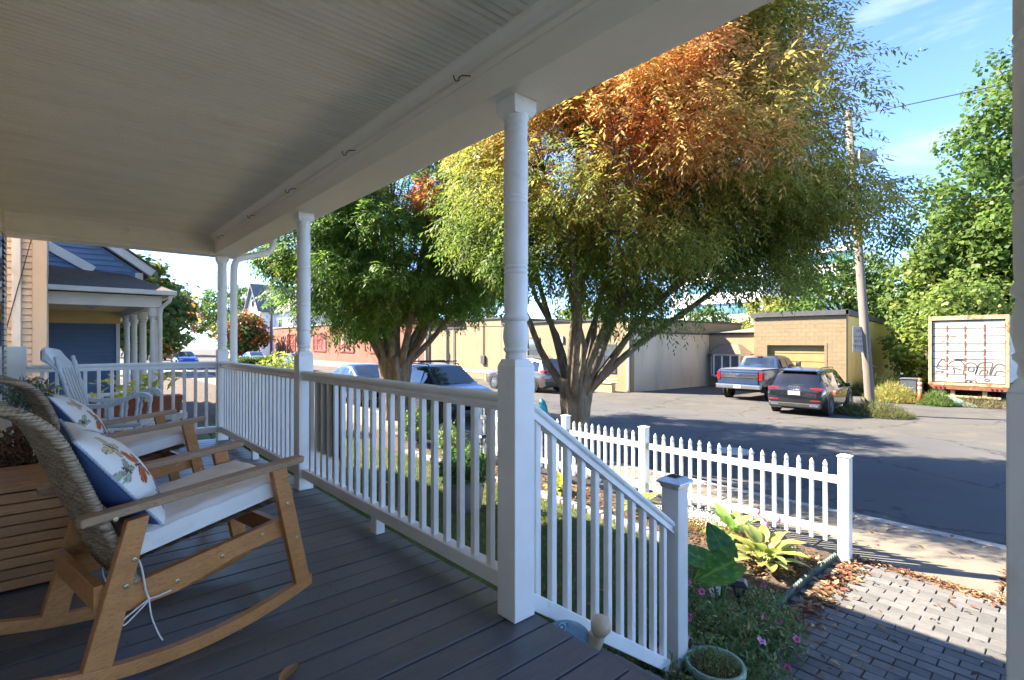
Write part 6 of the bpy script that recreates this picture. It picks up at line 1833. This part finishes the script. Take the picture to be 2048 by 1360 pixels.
for k in range(46):
    o = leaf_blade(random.uniform(.10,.17), random.uniform(.05,.075), .4, .3, (0.45,0.55,0.05), (0.55,0.60,0.08), 'heart', 7, 5, .3).build('leaf', PLANT, wb_, True)
    o.location = (random.uniform(-.12,.16), random.uniform(-.6,.6), random.uniform(.58,.86)); o.rotation_euler = (random.uniform(-.7,.5), random.uniform(-.5,.5), random.uniform(0,6.28))
# dried hydrangea behind the box
dh = thing('dried_plant', 'pot of dried brown flower heads behind the slatted box', 'plant', (-4.45,-.2,.002))
MB().lathe([(.10,0),(.14,.30),(.15,.31),(.15,.34),(.12,.34)], n=20).build('pot_body', TERRA, dh, True)
n = 1500
B = np.array([0,0,.52])+rand_unit(n)*(RNG.random((n,1))**.5)*np.array([.17,.17,.2])
leafset('dry_heads', B, rand_unit(n), rand_unit(n), .035, .02, np.array([0.19,0.085,0.04])*(0.5+.9*RNG.random((n,1))), DRYM, dh, 'stuff')

# turtle ornament on the top step
tt = thing('turtle_ornament', 'turtle ornament with blue patterned shell and cream head on the step', 'ornament', (-1.60,1.765,-.203), R(-62)); tt.scale = (.70,.70,.70)
def shell_mat():
    m, t, b = _new('turtle_shell')
    vo = t.nodes.new('ShaderNodeTexVoronoi'); vo.inputs['Scale'].default_value = 15; vo.feature = 'F1'
    vec = t.nodes.new('ShaderNodeTexCoord').outputs['Object']; t.links.new(vec, vo.inputs['Vector'])
    sn = t.nodes.new('ShaderNodeMath'); sn.operation = 'MULTIPLY'; sn.inputs[1].default_value = 70; t.links.new(vo.outputs['Distance'], sn.inputs[0])
    s2 = t.nodes.new('ShaderNodeMath'); s2.operation = 'SINE'; t.links.new(sn.outputs[0], s2.inputs[0])
    vo.inputs['Scale'].default_value = 14.0; sn.inputs[1].default_value = 42
    c = _mix(t, _ramp(t, s2.outputs[0], .35, .75), (0.04,0.17,0.30), (0.42,0.58,0.64))
    t.links.new(c, b.inputs['Base Color']); b.inputs['Roughness'].default_value = .35
    _bump(t, b, s2.outputs[0], .5, .004)
    return m
P = []
for i in range(17):
    a = math.pi/2*i/16
    P.append([(.135*math.cos(a)**.85*math.cos(2*math.pi*k/28),.175*math.cos(a)**.85*math.sin(2*math.pi*k/28),.055+.155*math.sin(a)) for k in range(28)])
MB().grid(P, True).build('shell', shell_mat(), tt, True)
CRMT = pm('turtle_cream', (0.62,0.49,0.34),(0.54,0.41,0.27),9,.5)
MB().tube(curve_eval([(0,.10,.07),(0,.16,.10),(0,.185,.15),(0,.19,.18)], 8), [.060,.058,.056,.054,.053,.052,.052,.05], 14).build('neck', CRMT, tt, True)
MB().tube([(0,.15,.225),(0,.16,.226),(0,.18,.23),(0,.21,.228),(0,.24,.218),(0,.262,.205),(0,.272,.198)], [.006,.048,.068,.074,.066,.044,.006], 16).build('head', CRMT, tt, True)
GRT = pm('turtle_green', (0.33,0.36,0.14),(0.26,0.30,0.10),9,.5)
for a_, b_ in ((-1,1),(1,1),(1,-1),(-1,-1)):
    MB().tube([(a_*.07,b_*.10,.06),(a_*.14,b_*.15,.04),(a_*.17,b_*.18,.012)], [.035,.032,.018], 10).build('leg', GRT, tt, True)
MB().lathe([(.125,.03),(.13,.05),(.12,.06)], n=24).xf(Matrix.Scale(1.28,4,(0,1,0))).build('shell_rim', GRT, tt, True)

# ---------------------------------------------------------------- fallen leaves
def litter(name, label, pts, cols, L=.06, parent=None):
    n = len(pts)
    N_ = np.array([0,0,1.0])+.5*rand_unit(n); D = np.cross(N_, rand_unit(n))
    ci = RNG.integers(0, len(cols), n); c = np.array(cols)[ci]*(0.6+.7*RNG.random((n,1)))
    l_ = L*(0.5+.9*RNG.random(n))
    o = leafset(name, pts, D, N_, l_, l_*(.28+.3*RNG.random(n)), c, DRYM, parent, 'stuff', .12)
    tag(o, label, 'leaves')
OCH = [(0.33,0.22,0.10),(0.26,0.14,0.065),(0.20,0.09,0.045),(0.38,0.28,0.15),(0.15,0.085,0.05),(0.22,0.075,0.05)]
n = 1500    # drift along the pavement edge
t_ = RNG.random(n); xs = -1.75+2.6*t_; ys = 6.20+RNG.normal(0,.055,n)+.05*np.sin(xs*3)
litter('leaf_drift', 'drift of fallen brown leaves where brick path meets pavement', np.stack([xs,ys,-1.022+.03*RNG.random(n)*np.exp(-((ys-6.2)/.05)**2)],1), OCH, .048)
n = 850    # beside the scalloped edging
xs = -1.66+np.abs(RNG.normal(0,.10,n)); ys = 4.15+1.95*RNG.random(n)
litter('leaf_pile', 'fallen leaves piled against the scalloped edging on the path', np.stack([xs,ys,-1.014+.035*RNG.random(n)*np.exp(-(xs+1.66)/.12)],1), OCH, .06)
n = 130
litter('path_leaves', 'scattered fallen leaves on the brick path', np.stack([-1.7+2.0*RNG.random(n),3.2+2.9*RNG.random(n),np.full(n,-1.010)],1), OCH, .06)
n = 2600    # mulch bed
xs = -8.0+6.2*RNG.random(n); ys = 5.3+.8*RNG.random(n)
litter('bed_leaves', 'dry leaves and bark covering the flower bed inside the fence', np.stack([xs,ys,Y+.012+.03*RNG.random(n)],1), OCH+[(0.12,0.08,0.055)]*5, .06)
n = 700
xs = -2.35+.6*RNG.random(n); ys = 3.0+2.9*RNG.random(n)
litter('edge_leaves', 'dry leaves under the hostas and petunias', np.stack([xs,ys,Y+.012+.02*RNG.random(n)],1), OCH+[(0.12,0.08,0.055)]*4, .06)
n = 420
xs = -11+8.6*RNG.random(n); ys = 1.9+3.2*RNG.random(n)
litter('lawn_leaves', 'fallen leaves scattered over the lawn', np.stack([xs,ys,Y+.035+.01*RNG.random(n)],1), OCH, .08)
n = 260
litter('street_leaves', 'fallen leaves in the gutter and on the pavement slabs', np.stack([-12+13*RNG.random(n),np.where(RNG.random(n)<.5,7.86+.06*RNG.normal(0,1,n),6.4+1.4*RNG.random(n)),np.full(n,-1.045)],1), OCH, .07)
n = 200
litter('slab_joint_leaves', 'line of fallen leaves in a pavement joint', np.stack([-.545+RNG.normal(0,.018,n),6.28+1.6*RNG.random(n),np.full(n,-1.036)],1), OCH, .05)
random.seed(77)
for k, (lx, ly, ln, lab) in enumerate(((-1.95,.60,.12,'curled tan leaf on the deck near the rocker tip'),(-2.75,.98,.05,'small pale leaf on the deck under the front of the nearest chair'),(-2.45,.55,.06,'pale leaf on the deck beside the rocker'),(-3.4,1.15,.05,'small leaf on the deck near the railing'),(-2.2,1.22,.045,'small reddish leaf on the deck by the porch post'),(-6.2,1.1,.05,'leaf on the sunlit far end of the deck'))):
    o = leaf_blade(ln, ln*.2, .05, .6, (0.36,0.17,0.07), (0.42,0.26,0.12), 'long', 8, 5, .3).build('fallen_leaf', DRYM, None, True); o.location = (lx, ly, .006); o.rotation_euler = (0.02, .05, random.uniform(0,6))
    tag(o, lab, 'leaf', 'single leaves on the deck')

# ---------------------------------------------------------------- street furniture
POLEM = pm('weathered_pole', (0.19,0.16,0.135),(0.115,0.095,0.08),6,.9,.8,30,stretch=(1,1,.06),dirt=(0.14,0.115,0.10),dscale=2,dlo=.55,dhi=.8)
pole = thing('utility_pole', 'weathered leaning wooden utility pole beside the black SUV', 'pole', (-5.05,21.2,zr(21.2)))
MB().tube([(0,0,-.3),(-.02,-.02,.02),(-.55,-.62,10.6)], [.165,.155,.10], 16).build('shaft', POLEM, pole, True)
SIGNM = pm('faded_sign', (0.44,0.40,0.34),(0.36,0.32,0.27),6,.7,dirt=(0.25,0.21,0.17),dscale=8,dlo=.5,dhi=.75)
sg = empty('sign', (-.28,-.36,2.62), rz=R(44), parent=pole)
MB().box(-.22,.22,-.012,.0,-.45,.45).build('sign_plate', SIGNM, sg, bevel=.004)
def text(body, par, loc, size, mat, rot=(math.pi/2,0,0), nm='lettering'):
    cu = bpy.data.curves.new(nm, 'FONT'); cu.body = body; cu.size = size; cu.align_x = 'CENTER'; cu.extrude = .001
    o = bpy.data.objects.new(nm, cu); COL.objects.link(o); o.parent = par; o.location = loc; o.rotation_euler = rot; cu.materials.append(mat)
    bpy.context.view_layer.update()
    me = bpy.data.meshes.new_from_object(o.evaluated_get(bpy.context.evaluated_depsgraph_get())); mo = bpy.data.objects.new(nm, me); COL.objects.link(mo); mo.parent = par; mo.location = loc; mo.rotation_euler = rot
    bpy.data.objects.remove(o); return mo
for k, tx in enumerate(('NO','PARKING','ANY','TIME')):
    text(tx, sg, (0,-.014,.26-.19*k), .17 if k != 1 else .088, pm('sign_ink',(0.13,0.08,0.07),(0.18,0.12,0.10),6,.7))
lb = empty('pole_box', (-.30,-.48,8.95), rz=R(44), parent=pole)
MB().box(-.02,.55,-.16,.16,-.12,.16).build('box_body', pm('grey_box',(0.26,0.26,0.27),(0.34,0.34,0.35),5,.6), lb, bevel=.02)
MB().box(.0,.50,-.14,.14,-.20,-.125).build('box_lens', pm('lamp_lens',(0.4,0.32,0.26),(0.3,0.24,0.2),8,.4), lb, bevel=.01)
MB().tube(curve_eval([(-.15,-.3,2.1),(-.05,-.30,1.85),(.10,-.28,1.72),(.26,-.26,1.66)], 8), .012, 6).build('cable', BLACKP, pole, True)
def wire(label, a, b_, sag, r=.014):
    a = Vector(a); b_ = Vector(b_); pts = []
    for i in range(17):
        t = i/16; p = a.lerp(b_, t); p.z -= sag*4*t*(1-t); pts.append(p)
    tag(MB().tube(pts, r, 5).build('overhead_wire', BLACKP, None, True), label, 'wire', 'overhead wires')
wire('overhead wire running right from the utility pole to the maple', (-5.35,20.8,6.1), (12,26,5.4), .3)
wire('overhead wire from the utility pole left past the green tree', (-5.45,20.7,8.2), (-72,19.5,7.6), 1.6)
wire('lower overhead wire in front of the tan wall', (-5.3,20.85,5.2), (-40,21.0,4.2), 1.2, .016)
wire('thin overhead wire crossing the sky between the first two posts', (-60,19.6,10.0), (-20,-6,9.0), .8, .02)
wire('high overhead wire from the top of the utility pole to the left', (-5.55,20.6,9.2), (-72,19.6,9.4), 1.4, .016)
wire('high overhead wire from the top of the utility pole to the right', (-5.55,20.6,9.1), (20,23,9.4), .5, .016)
def small_pole(label, x, y, h, r):
    p_ = thing('wooden_pole', label, 'pole', (x,y,zr(y)))
    MB().tube([(0,0,-.1),(.03,0,h*.5),(0,0,h)], [r,r*.9,r*.75], 12).build('shaft', POLEM, p_, True)
    MB().box(-.9,.9,-.05,.05,h-.7,h-.58).build('cross_arm', POLEM, p_)
    MB().box(-.12,.12,-.16,-.05,h*.42,h*.5).build('meter_box', BLACKP, p_)
small_pole('slim wooden pole standing against the tan wall left of the grey SUV', -33.0, 20.9, 6.2, .13)
small_pole('slim wooden pole in front of the brick building', -69, 20.2, 10.5, .17)
# orange delineator, bin, debris, weeds
dl = thing('traffic_delineator', 'orange and white traffic post beside the bin and trailer', 'traffic post', (-4.72,26.9,zr(26.9)))
ORP = pm('safety_orange', (0.62,0.11,0.02),(0.52,0.09,0.025),5,.5); WHP = pm('reflective_white',(0.75,0.73,0.70),(0.65,0.62,0.58),8,.4)
MB().lathe([(.16,0),(.16,.05),(.075,.07)], n=18).build('base', BLACKP, dl, True)
for k, (z0, z1, m_) in enumerate(((.06,.62,ORP),(.62,.74,WHP),(.74,.84,ORP),(.84,.94,WHP),(.94,1.10,ORP))):
    MB().lathe([(.08-.012*z0,z0+.001),(.08-.012*z1,z1-.001)], n=18).build('band', m_, dl, True)
bn = thing('wheelie_bin', 'dark grey wheeled bin behind the orange traffic post', 'bin', (-5.25,28.0,zr(28)))
BINM = pm('bin_grey', (0.055,0.065,0.075),(0.08,0.09,0.10),4,.6)
MB().add([(-.24,-.27,.06),(.24,-.27,.06),(.24,.27,.06),(-.24,.27,.06),(-.29,-.33,.98),(.29,-.33,.98),(.29,.33,.98),(-.29,.33,.98)],[(3,2,1,0),(0,1,5,4),(1,2,6,5),(2,3,7,6),(3,0,4,7),(4,5,6,7)]).build('body', BINM, bn, bevel=.02)
MB().box(-.32,.32,-.36,.36,.985,1.05).build('lid', BINM, bn, bevel=.025)
for s in (-1,1): MB().lathe([(.10,-.03),(.10,.03)], n=14).xf(Matrix.Translation((s*.25,.30,.10)) @ Matrix.Rotation(math.pi/2,4,'Y')).build('wheel', RUBBER, bn)
db = tag(MB().add([(0,0,0),(1.15,.1,0),(1.0,.55,.02),(.15,.6,.35),(.02,.05,.03),(1.14,.14,.03),(.98,.58,.05),(.16,.64,.38)],[(0,1,2,3),(7,6,5,4),(0,4,5,1),(1,5,6,2),(2,6,7,3),(3,7,4,0)]).build('broken_sheet', pm('green_sheet',(0.10,0.16,0.13),(0.14,0.20,0.17),5,.6), None, fix=True), 'broken green plastic panel lying by the trailer', 'panel')
db.location = (-4.05,27.1,zr(27)+.02)
def weeds(label, loc, r, h, n, cols, W=.014, L=.22, base=True):
    w_ = thing('weed_clump', label, 'weeds', loc)
    a = RNG.random(n)*6.283; q = np.sqrt(RNG.random(n))*r
    B = np.stack([np.cos(a)*q, np.sin(a)*q*.8, h*.75*RNG.random(n)*(1-(q/r)**2)],1)
    D = rand_unit(n)*.8+np.array([0,0,.8]); D[:,0] += np.cos(a)*.4; D[:,1] += np.sin(a)*.4
    c = np.array(cols)[RNG.integers(0,len(cols),n)]*(0.6+.7*RNG.random((n,1)))
    leafset('blades', B, D, rand_unit(n), L*(.5+.8*RNG.random(n)), W, c, LEAF, w_, 'stuff', .03)
WG = [(0.10,0.13,0.04),(0.16,0.18,0.06),(0.28,0.23,0.11),(0.08,0.11,0.03)]
WY = [(0.34,0.32,0.08),(0.24,0.28,0.06),(0.42,0.34,0.14)]
weeds('scrubby weeds growing round the foot of the utility pole', (-4.95,20.9,zr(21)), 1.05, .6, 3600, WG, .014, .26)
weeds('yellow green weeds in front of the bin', (-5.75,27.3,zr(27)), .95, 1.0, 3000, WY, .022, .28)
weeds('tall grass clump between garage side and bin', (-6.7,30.0,zr(28)), 1.2, 1.2, 2600, WG+WY, .025, .45)
weeds('low weeds along the garage side wall', (-7.3,29.6,zr(28)), .7, .7, 1600, WG, .025, .3)
weeds('bright green weeds between traffic post and trailer', (-4.2,26.9,zr(27)), .55, .75, 1800, [(0.12,0.20,0.05),(0.20,0.26,0.07)], .02, .24)
weeds('dry brush under the back of the trailer', (-3.2,28.1,zr(28)), 1.3, .3, 1800, [(0.30,0.24,0.13),(0.18,0.14,0.08),(0.10,0.12,0.04)], .02, .3)
# yellow guard rail along the tan wall
gr_ = thing('guard_rail', 'low yellow steel guard rail along the foot of the tan wall', 'guard rail', (0,21.15,zr(21)))
YGR = pm('guard_yellow', (0.55,0.41,0.18),(0.48,0.35,0.15),3,.6)
for x_ in (-31.5,-29,-26.5,-24,-21.5,-19,-16.2): MB().box(x_-.07,x_+.07,-.07,.07,-.05,.68).build('rail_post', YGR, gr_)
MB().prism([(-.075,.45),(-.12,.50),(-.075,.56),(-.12,.62),(-.075,.70),(-.07,.70),(-.07,.45)], 'x', -32, -15.8).build('rail_beam', YGR, gr_, fix=True)
# planter-like ledge at the end of the wall
lg = tag(MB().box(-18.6,-15.9,20.75,21.05,zr(21)-.02,zr(21)+.42).box(-18.6,-15.9,20.70,21.08,zr(21)+.421,zr(21)+.50).build('yellow_barrier', YGR, None, bevel=.02), 'chunky yellow barrier block near the corner of the tan wall', 'barrier')
# neighbour's short picket fence and road sign
nf = thing('white_fence', 'short white picket fence of the neighbour past the far railing', 'fence', (-19.5,5.6,-1.03))
for k in range(30): MB().box(-.04+(-k*.17),.04+(-k*.17),-.012,.012,.05,.98).build('picket', VINYL, nf)
MB().box(-5.1,.1,.013,.05,.25,.34).build('rail', VINYL, nf); MB().box(-5.1,.1,.013,.05,.72,.81).build('rail', VINYL, nf)
rs = thing('road_sign', 'small white road sign on a post far up the street', 'sign', (-66,7.2,-1.05))
MB().tube([(0,0,0),(0,0,2.6)], .03, 8).build('post', ALLOY, rs); MB().box(-.02,.02,-.3,.3,1.7,2.6).build('sign_plate', WHP, rs)
